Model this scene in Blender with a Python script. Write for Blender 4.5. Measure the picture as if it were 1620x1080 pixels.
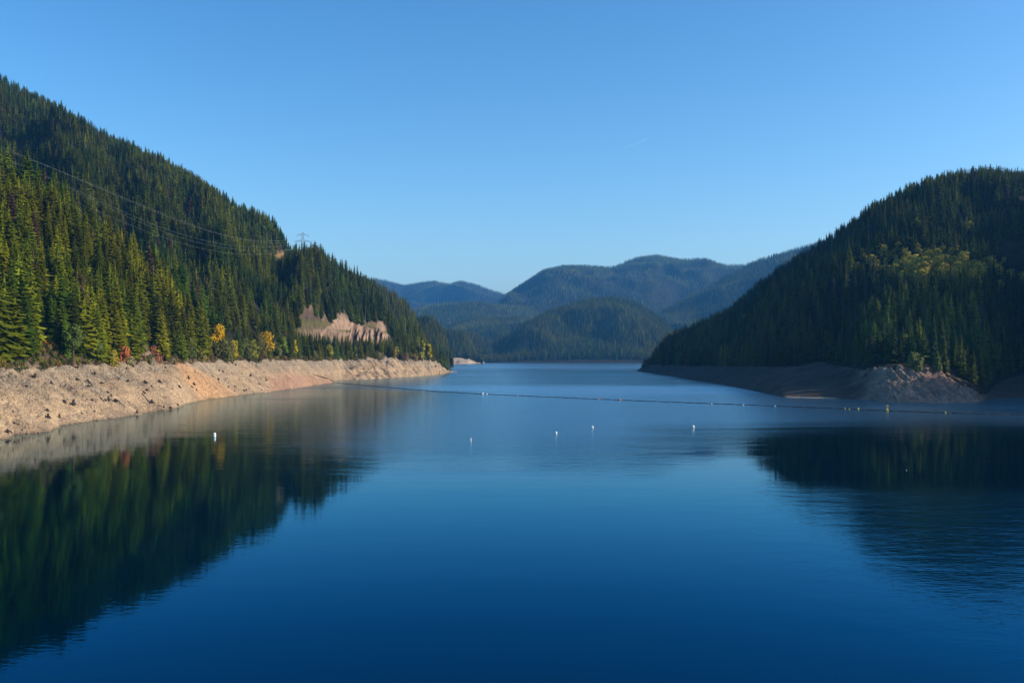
import bpy, math, random
import numpy as np
from mathutils import Vector

for _o in list(bpy.data.objects):
    bpy.data.objects.remove(_o)
SC = bpy.context.scene
COL = SC.collection
R = math.radians

# ------------------------------------------------------------------ camera, sky, sun, exposure
F, CX, HY, CAMH = 1575.0, 810.0, 562.0, 40.0       # focal length and horizon of the photograph in its pixels
cam_d = bpy.data.cameras.new('camera')
cam_d.sensor_width = 36.0
cam_d.lens = 35.0
cam_d.shift_y = (HY - 540.0) / 1620.0
cam_d.clip_start = 1.0
cam_d.clip_end = 120000.0
cam = bpy.data.objects.new('camera', cam_d)
COL.objects.link(cam)
cam.location = (0, 0, CAMH)
cam.rotation_euler = (R(90), 0, 0)
SC.camera = cam

SUN_AZ, SUN_EL = 96.0, 26.0                        # azimuth from the view axis towards the right
S = Vector((math.cos(R(SUN_EL)) * math.sin(R(SUN_AZ)), math.cos(R(SUN_EL)) * math.cos(R(SUN_AZ)), math.sin(R(SUN_EL))))
world = bpy.data.worlds.new('World')
SC.world = world
world.use_nodes = True
wn, wl = world.node_tree.nodes, world.node_tree.links
wn.clear()
sky = wn.new('ShaderNodeTexSky')
sky.sky_type = 'NISHITA'
sky.sun_disc = False
sky.sun_elevation = R(SUN_EL)
sky.sun_rotation = R(SUN_AZ)
sky.altitude = 300
sky.air_density = 1.0
sky.dust_density = 1.6
sky.ozone_density = 2.5
bg = wn.new('ShaderNodeBackground')
bg.inputs['Strength'].default_value = 0.15
hs = wn.new('ShaderNodeHueSaturation')
hs.inputs['Saturation'].default_value = 1.20
hs.inputs['Hue'].default_value = 0.495
wo = wn.new('ShaderNodeOutputWorld')
gm_ = wn.new('ShaderNodeGamma')
gm_.inputs['Gamma'].default_value = 1.25
wl.new(sky.outputs[0], gm_.inputs['Color'])
wl.new(gm_.outputs[0], hs.inputs['Color'])
wl.new(hs.outputs[0], bg.inputs['Color'])
wl.new(bg.outputs[0], wo.inputs['Surface'])

sd = bpy.data.lights.new('sun', 'SUN')
sd.energy = 5.0
sd.angle = R(0.5)
sd.color = (1.0, 0.90, 0.74)
sun = bpy.data.objects.new('sun', sd)
COL.objects.link(sun)
sun.rotation_euler = S.to_track_quat('Z', 'Y').to_euler()

SC.view_settings.view_transform = 'Standard'
SC.view_settings.look = 'None'
SC.view_settings.exposure = 0.0
SC.view_settings.gamma = 1.0
SC.view_settings.use_curve_mapping = False
SC.render.engine = 'CYCLES'
SC.cycles.max_bounces = 6
SC.cycles.diffuse_bounces = 2
SC.cycles.glossy_bounces = 2
SC.cycles.volume_bounces = 0
SC.cycles.transparent_max_bounces = 6
SC.cycles.use_denoising = True

# ------------------------------------------------------------------ numeric helpers
rng = np.random.default_rng(11)
random.seed(11)


def vnoise(x, y, seed=0):
    xi = np.floor(x).astype(np.int64)
    yi = np.floor(y).astype(np.int64)
    fx = x - xi
    fy = y - yi
    fx = fx * fx * fx * (fx * (fx * 6 - 15) + 10)
    fy = fy * fy * fy * (fy * (fy * 6 - 15) + 10)

    def h(a, b):
        n = (a * 374761393 + b * 668265263 + seed * 1442695041) & 0xffffffff
        n = ((n ^ (n >> 13)) * 1274126177) & 0xffffffff
        n = n ^ (n >> 16)
        return (n & 0xffff) / 32767.5 - 1.0
    a, b, c, d = h(xi, yi), h(xi + 1, yi), h(xi, yi + 1), h(xi + 1, yi + 1)
    return (a * (1 - fx) + b * fx) * (1 - fy) + (c * (1 - fx) + d * fx) * fy


def fbm(x, y, octs=4, seed=0, gain=0.5):
    s, a, t = 0.0, 1.0, 0.0
    for k in range(octs):
        s = s + a * vnoise(x * 2 ** k + 17.3 * k, y * 2 ** k - 9.1 * k, seed + k)
        t += a
        a *= gain
    return s / t


def sm(a, b, x):
    t = np.clip((x - a) / (b - a), 0, 1)
    return t * t * (3 - 2 * t)


def tag(o, label=None, cat=None, group=None, kind=None):
    if label: o['label'] = label
    if cat: o['category'] = cat
    if group: o['group'] = group
    if kind: o['kind'] = kind
    return o


def link(name, me, parent=None):
    o = bpy.data.objects.new(name, me)
    COL.objects.link(o)
    if parent is not None:
        o.parent = parent
    return o


def empty(name, loc, rz=0.0, scale=1.0):
    o = bpy.data.objects.new(name, None)
    COL.objects.link(o)
    o.location = loc
    o.rotation_euler = (0, 0, rz)
    o.scale = (scale, scale, scale) if not hasattr(scale, '__len__') else scale
    o.empty_display_size = 1.0
    return o


# ------------------------------------------------------------------ materials
def newmat(name):
    m = bpy.data.materials.new(name)
    m.use_nodes = True
    nt = m.node_tree
    b = nt.nodes['Principled BSDF']
    return m, nt, b


def N(nt, typ, **kw):
    n = nt.nodes.new(typ)
    for k, v in kw.items():
        setattr(n, k, v)
    return n


def L(nt, a, b):
    nt.links.new(a, b)


def mixcol(nt, fac, a, b, blend='MIX'):
    n = N(nt, 'ShaderNodeMix', data_type='RGBA', blend_type=blend)
    for sock, v in ((n.inputs[0], fac), (n.inputs[6], a), (n.inputs[7], b)):
        if isinstance(v, (tuple, list)):
            sock.default_value = (*v[:3], 1.0)
        elif isinstance(v, (int, float)):
            sock.default_value = v
        else:
            L(nt, v, sock)
    return n.outputs[2]


def mth(nt, op, a, b=0.0, clamp=False):
    n = N(nt, 'ShaderNodeMath', operation=op, use_clamp=clamp)
    for i, v in ((0, a), (1, b)):
        if isinstance(v, (int, float)):
            n.inputs[i].default_value = v
        else:
            L(nt, v, n.inputs[i])
    return n.outputs[0]


def noise(nt, vec, scale, detail=3.0, rough=0.5, dist=0.0):
    n = N(nt, 'ShaderNodeTexNoise')
    n.inputs['Scale'].default_value = scale
    n.inputs['Detail'].default_value = detail
    n.inputs['Roughness'].default_value = rough
    n.inputs['Distortion'].default_value = dist
    if vec is not None:
        L(nt, vec, n.inputs['Vector'])
    return n.outputs['Fac']


def ramp(nt, fac, stops):
    n = N(nt, 'ShaderNodeValToRGB')
    cr = n.color_ramp
    while len(cr.elements) < len(stops):
        cr.elements.new(0.5)
    for e, (p, c) in zip(cr.elements, stops):
        e.position = p
        e.color = (*c, 1.0) if len(c) == 3 else c
    L(nt, fac, n.inputs[0])
    return n.outputs[0]


def bump(nt, height, strength, dist, bsdf):
    b = N(nt, 'ShaderNodeBump')
    b.inputs['Strength'].default_value = strength
    b.inputs['Distance'].default_value = dist
    L(nt, height, b.inputs['Height'])
    L(nt, b.outputs[0], bsdf.inputs['Normal'])


def foliage_mat(name, mode):
    m, nt, b = newmat(name)
    if mode == 'inst':
        t = N(nt, 'ShaderNodeAttribute', attribute_type='INSTANCER', attribute_name='tint').outputs['Color']
    else:
        t = N(nt, 'ShaderNodeObjectInfo').outputs['Color']
    tc = N(nt, 'ShaderNodeTexCoord').outputs['Object']
    f = noise(nt, tc, 0.9, 3.0, 0.6)
    v = ramp(nt, f, [(0.30, (0.55, 0.60, 0.60)), (0.55, (1.0, 1.0, 0.95)), (0.75, (1.5, 1.4, 1.1))])
    c = mixcol(nt, 1.0, t, v, 'MULTIPLY')
    L(nt, c, b.inputs['Base Color'])
    b.inputs['Roughness'].default_value = 0.75
    b.inputs['Specular IOR Level'].default_value = 0.05
    return m


MAT = {}
MAT['leaf_i'] = foliage_mat('foliage_scattered', 'inst')
MAT['leaf_o'] = foliage_mat('foliage', 'obj')


def simple(name, col, rough=0.8, nscale=None, amt=0.4, metal=0.0, spec=0.3, bmp=None):
    m, nt, b = newmat(name)
    b.inputs['Roughness'].default_value = rough
    b.inputs['Metallic'].default_value = metal
    b.inputs['Specular IOR Level'].default_value = spec
    tc = N(nt, 'ShaderNodeTexCoord').outputs['Object']
    f = noise(nt, tc, nscale or 2.0, 4.0, 0.6)
    lo = tuple(c * (1 - amt) for c in col)
    hi = tuple(min(0.95, c * (1 + amt)) for c in col)
    L(nt, ramp(nt, f, [(0.3, lo), (0.7, hi)]), b.inputs['Base Color'])
    if bmp:
        bump(nt, f, bmp[0], bmp[1], b)
    return m


MAT['bark'] = simple('bark', (0.075, 0.055, 0.042), 0.9, 1.5, 0.5)
MAT['snag'] = simple('weathered_wood', (0.20, 0.18, 0.16), 0.9, 1.0, 0.4)
MAT['stump'] = simple('waterlogged_stump_wood', (0.045, 0.032, 0.026), 0.9, 2.0, 0.5, bmp=(0.6, 0.1))
MAT['driftwood'] = simple('bleached_driftwood', (0.50, 0.45, 0.38), 0.85, 2.0, 0.3)
MAT['log'] = simple('wet_boom_log', (0.035, 0.028, 0.023), 0.7, 1.0, 0.4)
MAT['steel'] = simple('galvanised_steel', (0.16, 0.17, 0.18), 0.6, 1.0, 0.15, metal=0.3)
MAT['cable'] = simple('weathered_aluminium_cable', (0.22, 0.24, 0.21), 0.6, 1.0, 0.1, metal=0.0)
MAT['white'] = simple('white_buoy_plastic', (0.80, 0.80, 0.77), 0.45, 3.0, 0.08)
MAT['dark'] = simple('black_rubber_band', (0.02, 0.02, 0.022), 0.7, 3.0, 0.2)
MAT['yellow'] = simple('yellow_buoy_paint', (0.50, 0.38, 0.04), 0.5, 3.0, 0.1)
MAT['orange'] = simple('orange_float_plastic', (0.62, 0.22, 0.05), 0.5, 3.0, 0.1)
MAT['stone'] = simple('pale_bank_stone', (0.34, 0.26, 0.18), 0.9, 0.8, 0.35)
MAT['feather'] = simple('grey_white_feathers', (0.55, 0.53, 0.50), 0.7, 8.0, 0.2)


def bank_mat():
    m, nt, b = newmat('exposed_lake_bank')
    pos = N(nt, 'ShaderNodeNewGeometry').outputs['Position']
    col = N(nt, 'ShaderNodeAttribute', attribute_name='soil').outputs['Color']
    f1 = noise(nt, pos, 0.06, 5.0, 0.62)
    f2 = noise(nt, pos, 0.7, 5.0, 0.65)
    v = N(nt, 'ShaderNodeTexVoronoi')
    v.inputs['Scale'].default_value = 0.55
    v.inputs['Randomness'].default_value = 1.0
    L(nt, pos, v.inputs['Vector'])
    a = ramp(nt, f1, [(0.3, (0.76, 0.74, 0.74)), (0.62, (1.15, 1.1, 1.02))])
    c = mixcol(nt, 1.0, col, a, 'MULTIPLY')
    a2 = ramp(nt, f2, [(0.32, (0.55, 0.52, 0.50)), (0.5, (1.0, 1.0, 1.0)), (0.72, (1.22, 1.2, 1.16))])
    c = mixcol(nt, 0.9, c, a2, 'MULTIPLY')
    stone = ramp(nt, v.outputs['Color'], [(0.0, (0.72, 0.72, 0.72)), (1.0, (1.2, 1.2, 1.2))])
    c = mixcol(nt, 0.5, c, stone, 'MULTIPLY')
    L(nt, c, b.inputs['Base Color'])
    b.inputs['Roughness'].default_value = 0.95
    b.inputs['Specular IOR Level'].default_value = 0.1
    h = mth(nt, 'ADD', mth(nt, 'MULTIPLY', f2, 1.5), mth(nt, 'MULTIPLY', v.outputs['Distance'], -0.8))
    bump(nt, h, 0.9, 0.9, b)
    return m


MAT['bank'] = bank_mat()


def hill_mat():
    m, nt, b = newmat('forest_floor_and_rock')
    pos = N(nt, 'ShaderNodeNewGeometry').outputs['Position']
    col = N(nt, 'ShaderNodeAttribute', attribute_name='soil').outputs['Color']
    f2 = noise(nt, pos, 0.08, 6.0, 0.65)
    a2 = ramp(nt, f2, [(0.32, (0.5, 0.5, 0.5)), (0.5, (1.0, 1.0, 1.0)), (0.72, (1.35, 1.3, 1.25))])
    c = mixcol(nt, 1.0, col, a2, 'MULTIPLY')
    L(nt, c, b.inputs['Base Color'])
    b.inputs['Roughness'].default_value = 0.95
    b.inputs['Specular IOR Level'].default_value = 0.1
    bump(nt, noise(nt, pos, 0.35, 5.0, 0.65), 0.8, 1.6, b)
    return m


MAT['hill'] = hill_mat()


def water_mat():
    m, nt, b = newmat('lake_water')
    pos = N(nt, 'ShaderNodeNewGeometry').outputs['Position']
    sep = N(nt, 'ShaderNodeSeparateXYZ')
    L(nt, pos, sep.inputs[0])
    mp = N(nt, 'ShaderNodeMapping')
    mp.inputs['Scale'].default_value = (0.0022, 0.0075, 1.0)
    L(nt, pos, mp.inputs['Vector'])
    big = noise(nt, mp.outputs[0], 1.0, 3.0, 0.5, 0.6)
    warp = mth(nt, 'MULTIPLY', mth(nt, 'SUBTRACT', big, 0.5), 260.0)
    mq = N(nt, 'ShaderNodeMapping')
    mq.inputs['Scale'].default_value = (0.008, 0.03, 1.0)
    L(nt, pos, mq.inputs['Vector'])
    fine = noise(nt, mq.outputs[0], 1.0, 4.0, 0.55, 0.4)
    Y = mth(nt, 'ADD', mth(nt, 'ADD', sep.outputs['Y'], warp), mth(nt, 'MULTIPLY', mth(nt, 'SUBTRACT', fine, 0.5), 190.0))
    X = sep.outputs['X']

    def step(v, a, c):
        n = N(nt, 'ShaderNodeMapRange', interpolation_type='SMOOTHSTEP')
        n.inputs['From Min'].default_value = a
        n.inputs['From Max'].default_value = c
        L(nt, v, n.inputs['Value'])
        return n.outputs[0]
    # breeze beyond the log boom
    far = mth(nt, 'MULTIPLY', step(Y, 1020, 1250), step(Y, 3200, 2200))
    # a cat's paw across the right middle, the calm left under the slope
    cen = mth(nt, 'MULTIPLY', step(X, -150, -90), step(X, 90, 30))        # the breeze reaches nearer in the middle
    Ym = mth(nt, 'ADD', Y, mth(nt, 'MULTIPLY', cen, 130.0))
    mid = mth(nt, 'MULTIPLY', mth(nt, 'MULTIPLY', step(Ym, 395, 640), step(Y, 1400, 1100)), mth(nt, 'ADD', 0.35, mth(nt, 'MULTIPLY', step(X, -150, 40), 0.65)))
    near = mth(nt, 'MULTIPLY', step(mth(nt, 'ADD', sep.outputs['Y'], mth(nt, 'MULTIPLY', warp, 0.25)), 325, 280), step(X, 35, 120))
    pat = step(big, 0.56, 0.70)
    w = mth(nt, 'ADD', mth(nt, 'MULTIPLY', far, 0.62), mth(nt, 'ADD', mth(nt, 'MULTIPLY', mid, 0.85), mth(nt, 'ADD', mth(nt, 'MULTIPLY', near, 0.42), mth(nt, 'MULTIPLY', pat, 0.16))), True)
    mp2 = N(nt, 'ShaderNodeMapping')
    mp2.inputs['Scale'].default_value = (0.55, 1.0, 1.0)
    mp2.inputs['Rotation'].default_value = (0, 0, 0.25)
    L(nt, pos, mp2.inputs['Vector'])
    n1 = noise(nt, mp2.outputs[0], 0.9, 2.0, 0.5)
    n2 = noise(nt, mp2.outputs[0], 0.16, 2.0, 0.5)
    n3 = noise(nt, mp2.outputs[0], 0.045, 1.0, 0.5)
    amp = mth(nt, 'ADD', 0.008, mth(nt, 'MULTIPLY', w, 0.10))
    h = mth(nt, 'MULTIPLY', n1, amp)
    amp2 = mth(nt, 'ADD', 0.010, mth(nt, 'MULTIPLY', w, 0.28))
    h = mth(nt, 'ADD', h, mth(nt, 'MULTIPLY', n2, amp2))
    h = mth(nt, 'ADD', h, mth(nt, 'MULTIPLY', n3, 0.03))
    bn = N(nt, 'ShaderNodeBump')
    bn.inputs['Strength'].default_value = 1.0
    bn.inputs['Distance'].default_value = 1.0
    L(nt, h, bn.inputs['Height'])
    rr = mth(nt, 'ADD', mth(nt, 'ADD', 0.03, mth(nt, 'MULTIPLY', w, 0.19)), mth(nt, 'MULTIPLY', step(Y, 2250, 3300), 0.15))
    fr = N(nt, 'ShaderNodeFresnel')
    fr.inputs['IOR'].default_value = 1.333
    L(nt, bn.outputs[0], fr.inputs['Normal'])
    gl = N(nt, 'ShaderNodeBsdfAnisotropic')
    L(nt, rr, gl.inputs['Roughness'])
    L(nt, bn.outputs[0], gl.inputs['Normal'])
    L(nt, ramp(nt, fr.outputs[0], [(0.0, (.01, .42, .80)), (0.22, (.06, .52, .88)), (0.42, (.34, .80, 1.0)), (0.56, (.70, .89, .99))]), gl.inputs['Color'])
    df = N(nt, 'ShaderNodeBsdfDiffuse')
    df.inputs['Color'].default_value = (0.0, 0.006, 0.012, 1)
    mx = N(nt, 'ShaderNodeMixShader')
    L(nt, fr.outputs[0], mx.inputs[0])
    L(nt, df.outputs[0], mx.inputs[1])
    L(nt, gl.outputs[0], mx.inputs[2])
    nt.nodes.remove(b)
    L(nt, mx.outputs[0], [n for n in nt.nodes if n.type == 'OUTPUT_MATERIAL'][0].inputs[0])
    return m


MAT['water'] = water_mat()

# ------------------------------------------------------------------ terrain
def world_pt(px, py, D):
    return (px - CX) / F * D, D, CAMH + (HY - py) / F * D


def shoreD(py):
    return CAMH * F / (np.asarray(py, float) - HY)


class Land:
    """A landform: rows of control curves (px, py, D) from the water up to the crest and down behind it."""

    def __init__(self, name, rows, p0, p1, ncol, sub, relief, seed, label=None):
        px = np.linspace(p0, p1, ncol)
        W = []
        for r in rows:
            r = np.array(r, float)
            py = np.interp(px, r[:, 0], r[:, 1])
            D = np.exp(np.interp(px, r[:, 0], np.log(r[:, 2])))
            k = max(3, int(ncol * 0.012) | 1)
            ker = np.hanning(k + 2)[1:-1]
            ker /= ker.sum()
            pad = k // 2
            py = np.convolve(np.pad(py, pad, mode='edge'), ker, 'valid')
            D = np.convolve(np.pad(D, pad, mode='edge'), ker, 'valid')
            X, Y, Z = world_pt(px, py, D)
            W.append(np.stack([X, Y, Z], -1))
        last = W[-1].copy()                         # far side of the crest
        bx = last[:, 0] * 1.22
        by = last[:, 1] * 1.22
        W.append(np.stack([bx, by, last[:, 2] * 0.45 - 15], -1))
        pts, t = [], []
        nr = len(W)
        for i in range(nr - 1):
            n = sub[i] if i < len(sub) else 6
            for k in range(n):
                f = k / n
                pts.append(W[i] * (1 - f) + W[i + 1] * f)
                t.append(i + f)
        pts.append(W[-1])
        t.append(nr - 1)
        P = np.array(pts)                            # rows x cols x 3
        T = np.array(t)
        self.T, self.px = T, px
        P = relief(P, T, px, seed)
        if 'bank' not in name:                       # folds never rise above the skyline of the crest
            sl = np.max([(q[:, 2] - CAMH) / q[:, 1] for q in W[:-1]], axis=0)
            zmax = CAMH + sl[None, :] * P[..., 1]
            over = P[..., 2] - zmax
            lim = (T[:, None] > 0.25) & (over > 0)
            P[..., 2] = np.where(lim, zmax + 3.0 * np.tanh(over / 60.0) + 1.5 * fbm(P[..., 0] / 30, P[..., 1] / 30, 2, seed), P[..., 2])
        self.P = P
        self.name, self.label = name, label
        self.nr = nr

    def mesh(self, soil, mat):
        P = self.P
        r, c = P.shape[:2]
        me = bpy.data.meshes.new(self.name)
        me.vertices.add(r * c)
        me.vertices.foreach_set('co', P.reshape(-1))
        idx = np.arange(r * c).reshape(r, c)
        q = np.stack([idx[:-1, :-1], idx[:-1, 1:], idx[1:, 1:], idx[1:, :-1]], -1).reshape(-1, 4)
        me.loops.add(len(q) * 4)
        me.loops.foreach_set('vertex_index', q.reshape(-1))
        me.polygons.add(len(q))
        me.polygons.foreach_set('loop_start', np.arange(len(q)) * 4)
        me.polygons.foreach_set('use_smooth', np.ones(len(q), bool))
        me.update()
        me.validate()
        at = me.attributes.new('soil', 'FLOAT_COLOR', 'POINT')
        s = np.ones((r * c, 4), np.float32)
        s[:, :3] = soil.reshape(-1, 3)
        at.data.foreach_set('color', s.reshape(-1))
        me.materials.append(mat)
        o = link(self.name, me)
        tag(o, self.label, kind='structure')
        return o

    def scatter(self, spacing, t0, t1, seed, dens=None, maxslope=1.6):
        """random points on the surface, one per cell of about the spacing, between curve rows t0 and t1"""
        g = np.random.default_rng(seed)
        P, T = self.P, self.T
        rows = np.where((T[:-1] >= t0) & (T[:-1] < t1))[0]
        A = P[rows][:, :-1]; B = P[rows][:, 1:]; Cc = P[rows + 1][:, :-1]; Dd = P[rows + 1][:, 1:]
        e1 = B - A
        e2 = Cc - A
        area = np.abs(e1[..., 0] * e2[..., 1] - e1[..., 1] * e2[..., 0])
        slope = np.abs(e2[..., 2]) / (np.hypot(e2[..., 0], e2[..., 1]) + 1e-6)
        area = np.where(slope > maxslope, 0, area)
        tot = area.sum()
        n = int(tot / spacing ** 2 * 2.2)
        pr = (area / tot).reshape(-1)
        ci = g.choice(len(pr), n, p=pr)
        u, v = g.random(n)[:, None], g.random(n)[:, None]
        a, b_, c_, d_ = (q.reshape(-1, 3)[ci] for q in (A, B, Cc, Dd))
        pts = (a * (1 - u) + b_ * u) * (1 - v) + (c_ * (1 - u) + d_ * u) * v
        key = np.floor(pts[:, :2] / (spacing * 0.92)).astype(np.int64)
        kk = key[:, 0] * 1000003 + key[:, 1]
        _, first = np.unique(kk, return_index=True)
        pts = pts[first]
        pts = pts[pts[:, 2] > 0.6]
        if dens is not None:
            pts = pts[g.random(len(pts)) < dens(pts)]
        return pts


def ppx(p):
    return CX + p[..., 0] / p[..., 1] * F, HY - (p[..., 2] - CAMH) / p[..., 1] * F


def relief_hill(amp, scale, seed2=0, edge=0.35, ridge=0.6, skip=0.0):
    def f(P, T, px, seed):
        X, Y = P[..., 0], P[..., 1]
        n = fbm(X / scale, Y / scale, 5, seed)
        rd = 1 - np.abs(fbm(X / (scale * 1.2) + 5, Y / (scale * 1.2), 4, seed + 9)) * 2.6
        h = n * (1 - ridge) + rd * ridge - 0.2
        top = T.max() - 1
        w = sm(skip, skip + edge * 2, T) * (1 - 0.88 * sm(top - 0.6, top, T))
        P = P.copy()
        P[..., 2] += amp * h * w[:, None]
        return P
    return f


def lift(curve, h, k=0.85):
    """silhouette of tree tips -> ground line under trees h metres tall"""
    return [(a, b + k * h * F / c, c) for a, b, c in curve]


SH_L = [(-500, 860), (-300, 765), (-150, 726), (0, 697), (30, 690), (80, 683), (92, 676), (150, 666), (220, 656), (270, 649), (300, 638), (330, 632), (400, 623), (460, 616), (500, 609.5), (528, 605.5), (536, 601), (560, 600.5), (620, 598), (680, 594), (700, 591.5), (712, 589), (722, 587.5)]
shL = [(a, b, float(shoreD(b))) for a, b in SH_L]
topL = [(-500, 590, 330), (-300, 584, 430), (-150, 581, 510), (0, 580, 610), (100, 578, 700), (200, 573, 800), (330, 570, 1030), (400, 568, 1190), (460, 567.5, 1340), (520, 568, 1570), (545, 570, 1740), (620, 567, 1870), (680, 570, 2060), (695, 575, 2160), (712, 590, 2360), (722, 592, 2420)]
botL = [(a, b + 10, float(CAMH * F / (b - HY)) - 8) for a, b in SH_L]
inL = [(a, b - 3.0 if a < 700 else b + 1, c * 1.05 + 8) for a, b, c in topL]


def relief_bank(P, T, px, seed):
    P = P.copy()
    X, Y = P[..., 0], P[..., 1]
    tt = T[:, None]
    face = sm(0.8, 1.25, tt) * (1 - sm(2.2, 3.0, tt) * 0.7)
    # run-off channels: noise along the shore, stretched down the slope
    s = X * 0.35 + Y
    chan = np.abs(fbm(s / 15.0, tt * 1.0 + 0 * s, 4, seed)) * -5.5
    n = fbm(X / 9.0, Y / 9.0, 4, seed + 3) * 1.5 + fbm(X / 2.6, Y / 2.6, 3, seed + 5) * 0.8
    big = fbm(X / 60.0, Y / 60.0, 3, seed + 8) * 3.0
    rocky = sm(525, 560, px)[None, :]
    rk = (np.abs(fbm(s / 15.0, tt * 2.0, 4, seed + 21)) - 0.25) * 9.0 + fbm(X / 14, Y / 14, 4, seed + 30) * 6
    P[..., 2] += face * ((chan + n + big) * (1 - rocky) + (rk + n) * rocky)
    # wobble of the waterline
    near = np.exp(-((tt - 1.0) / 0.35) ** 2)
    P[..., 2] += near * fbm(X / 12.0, Y / 12.0, 4, seed + 40) * 0.9 * (1 - 0.2 * rocky)
    lev = fbm(s / 35.0, tt * 0 + 0.3, 3, seed + 50) * 1.6
    P[..., 2] += lev * np.exp(-((tt - 2.0) / 0.4) ** 2)
    return P


bankL = Land('exposed_bank', [botL, shL, topL, inL], -500, 722, 1500, [3, 64, 14, 5], relief_bank, 3,
             'pale eroded bank of bare earth below the trees of the near shore')
P = bankL.P
T2 = bankL.T[:, None] + 0 * P[..., 0]
PX = bankL.px[None, :] + 0 * T2
tan_ = np.array([0.41, 0.295, 0.185]); grey = np.array([0.30, 0.25, 0.185]); orange = np.array([0.52, 0.30, 0.15]); red = np.array([0.43, 0.245, 0.16]); dk = np.array([0.20, 0.15, 0.11])
nz = fbm(P[..., 0] / 40, P[..., 1] / 40, 4, 77)
soil = tan_ + 0 * P
g_ = sm(1.55, 1.95, T2 + nz * 0.5) * 0.75
soil = soil * (1 - g_[..., None]) + grey * g_[..., None]
soil = soil * (1 + 0.20 * fbm(P[..., 2] * 0.9, P[..., 1] / 260, 3, 13))[..., None] * (1 + 0.22 * fbm((P[..., 0] * .35 + P[..., 1]) / 9, T2 * 1.2, 3, 15))[..., None]
# the orange slip of earth, widening towards the water
cx = 283 + (2.0 - T2) * 62 + nz * 8
wdt = 9 + (2.0 - T2) * 26
o_ = 0.85 * np.exp(-((PX - cx + nz * 14) / wdt) ** 4) * sm(0.9, 1.1, T2) * sm(2.25, 2.0, T2)
soil = soil * (1 - o_[..., None]) + orange * o_[..., None]
# the reddish silt fan by the end of the boom
r_ = sm(410, 450, PX + nz * 20) * sm(540, 515, PX) * sm(1.75, 1.45, T2 + (PX - 430) / 300)
soil = soil * (1 - 0.8 * r_[..., None]) + red * 0.8 * r_[..., None]
i_ = sm(2.15, 2.5, T2 + nz * 0.3)
soil = soil * (1 - i_[..., None]) + (dk * 1.4) * i_[..., None]
wet = np.exp(-(P[..., 2] / 0.7) ** 2) * 0.45
soil = soil * (1 - wet[..., None])
bankL.mesh(soil, MAT['bank'])

FLOOR = np.array([0.026, 0.024, 0.014])
def floor_soil(land, seed=5, cliff=None, patches=()):
    P = land.P
    n = fbm(P[..., 0] / 70, P[..., 1] / 70, 4, seed)
    s = FLOOR * (1 + 0.5 * n[..., None])
    if cliff is not None:
        m = cliff(P, land)
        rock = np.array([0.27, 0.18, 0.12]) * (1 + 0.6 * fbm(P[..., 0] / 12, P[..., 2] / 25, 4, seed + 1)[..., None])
        st = sm(0.05, -0.35, fbm(P[..., 0] / 7, P[..., 2] / 45, 4, seed + 3))[..., None]  # shade of vertical clefts painted as dark streaks in the rock colour
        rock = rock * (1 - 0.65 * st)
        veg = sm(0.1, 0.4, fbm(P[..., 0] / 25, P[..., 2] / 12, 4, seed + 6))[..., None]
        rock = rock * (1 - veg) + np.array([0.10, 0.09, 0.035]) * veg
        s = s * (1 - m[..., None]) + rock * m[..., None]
    x, y = ppx(P)
    for (a, b, ra, rb, col) in patches:
        m = np.exp(-(((x - a) / ra) ** 2 + ((y - b) / rb) ** 2) ** 2)
        s = s * (1 - m[..., None]) + np.array(col) * m[..., None]
    return s


# near slope on the left
baseA = [(a, b + 2.5, c + 4) for a, b, c in topL if a <= 345] + [(352, 571, 1075)]
crestA = lift([(-500, -10, 640), (-300, 90, 760), (-150, 165, 880), (0, 238, 1000), (60, 268, 1000), (100, 300, 1000), (150, 348, 1000), (200, 375, 1020), (250, 402, 1060), (300, 440, 1100), (330, 475, 1120), (345, 520, 1130), (352, 555, 1130)], 36)
hillA = Land('near_forest_slope', [baseA, crestA], -500, 352, 260, [40, 8], relief_hill(24, 140), 21, 'steep forested slope rising from the near end of the bare bank')
hillA.mesh(floor_soil(hillA, patches=[(120, 580, 420, 16, (0.15, 0.105, 0.07)), (5, 540, 16, 22, (0.40, 0.27, 0.2)), (225, 560, 25, 12, (0.25, 0.17, 0.12))]), MAT['hill'])

# high mountain on the left
baseB = [(-500, 560, 900), (0, 560, 1150), (350, 566, 1120), (420, 566, 1350), (480, 566, 1560), (560, 566, 1850), (600, 566, 1900)]
crestB = lift([(-500, -190, 2200), (-300, -60, 2350), (0, 118, 2500), (60, 150, 2500), (130, 186, 2480), (200, 225, 2450), (270, 256, 2430), (330, 296, 2420), (380, 326, 2400), (430, 346, 2380), (446, 366, 2370), (455, 384, 2350), (475, 392, 2350), (500, 420, 2320), (560, 480, 2300), (600, 560, 2300)], 36)
def relief_B(P, T, px, seed):
    P = relief_hill(125, 380, ridge=0.85)(P, T, px, seed)
    tt = T[:, None]
    mid = np.sin(np.pi * np.clip(tt / 1.0, 0, 1))
    for c0, sh, a0, wl_, wr_ in ((60, 90, 55, 34, 70), (190, 80, 55, 30, 60), (300, 70, 60, 30, 60), (400, 40, 50, 26, 50)):
        d0 = px[None, :] - (c0 + sh * (1 - tt))
        P[..., 2] += mid * a0 * np.exp(-(d0 / np.where(d0 < 0, wl_, wr_)) ** 2)
    return P


hillB = Land('forested_mountain', [baseB, crestB], -500, 600, 300, [80, 8], relief_B, 33, 'high forested mountain behind the near slope')
hillB.mesh(floor_soil(hillB, 8, patches=[(440, 403, 16, 4, (0.24, 0.14, 0.06)), (350, 450, 7, 2, (0.22, 0.13, 0.07))]), MAT['hill'])

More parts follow.
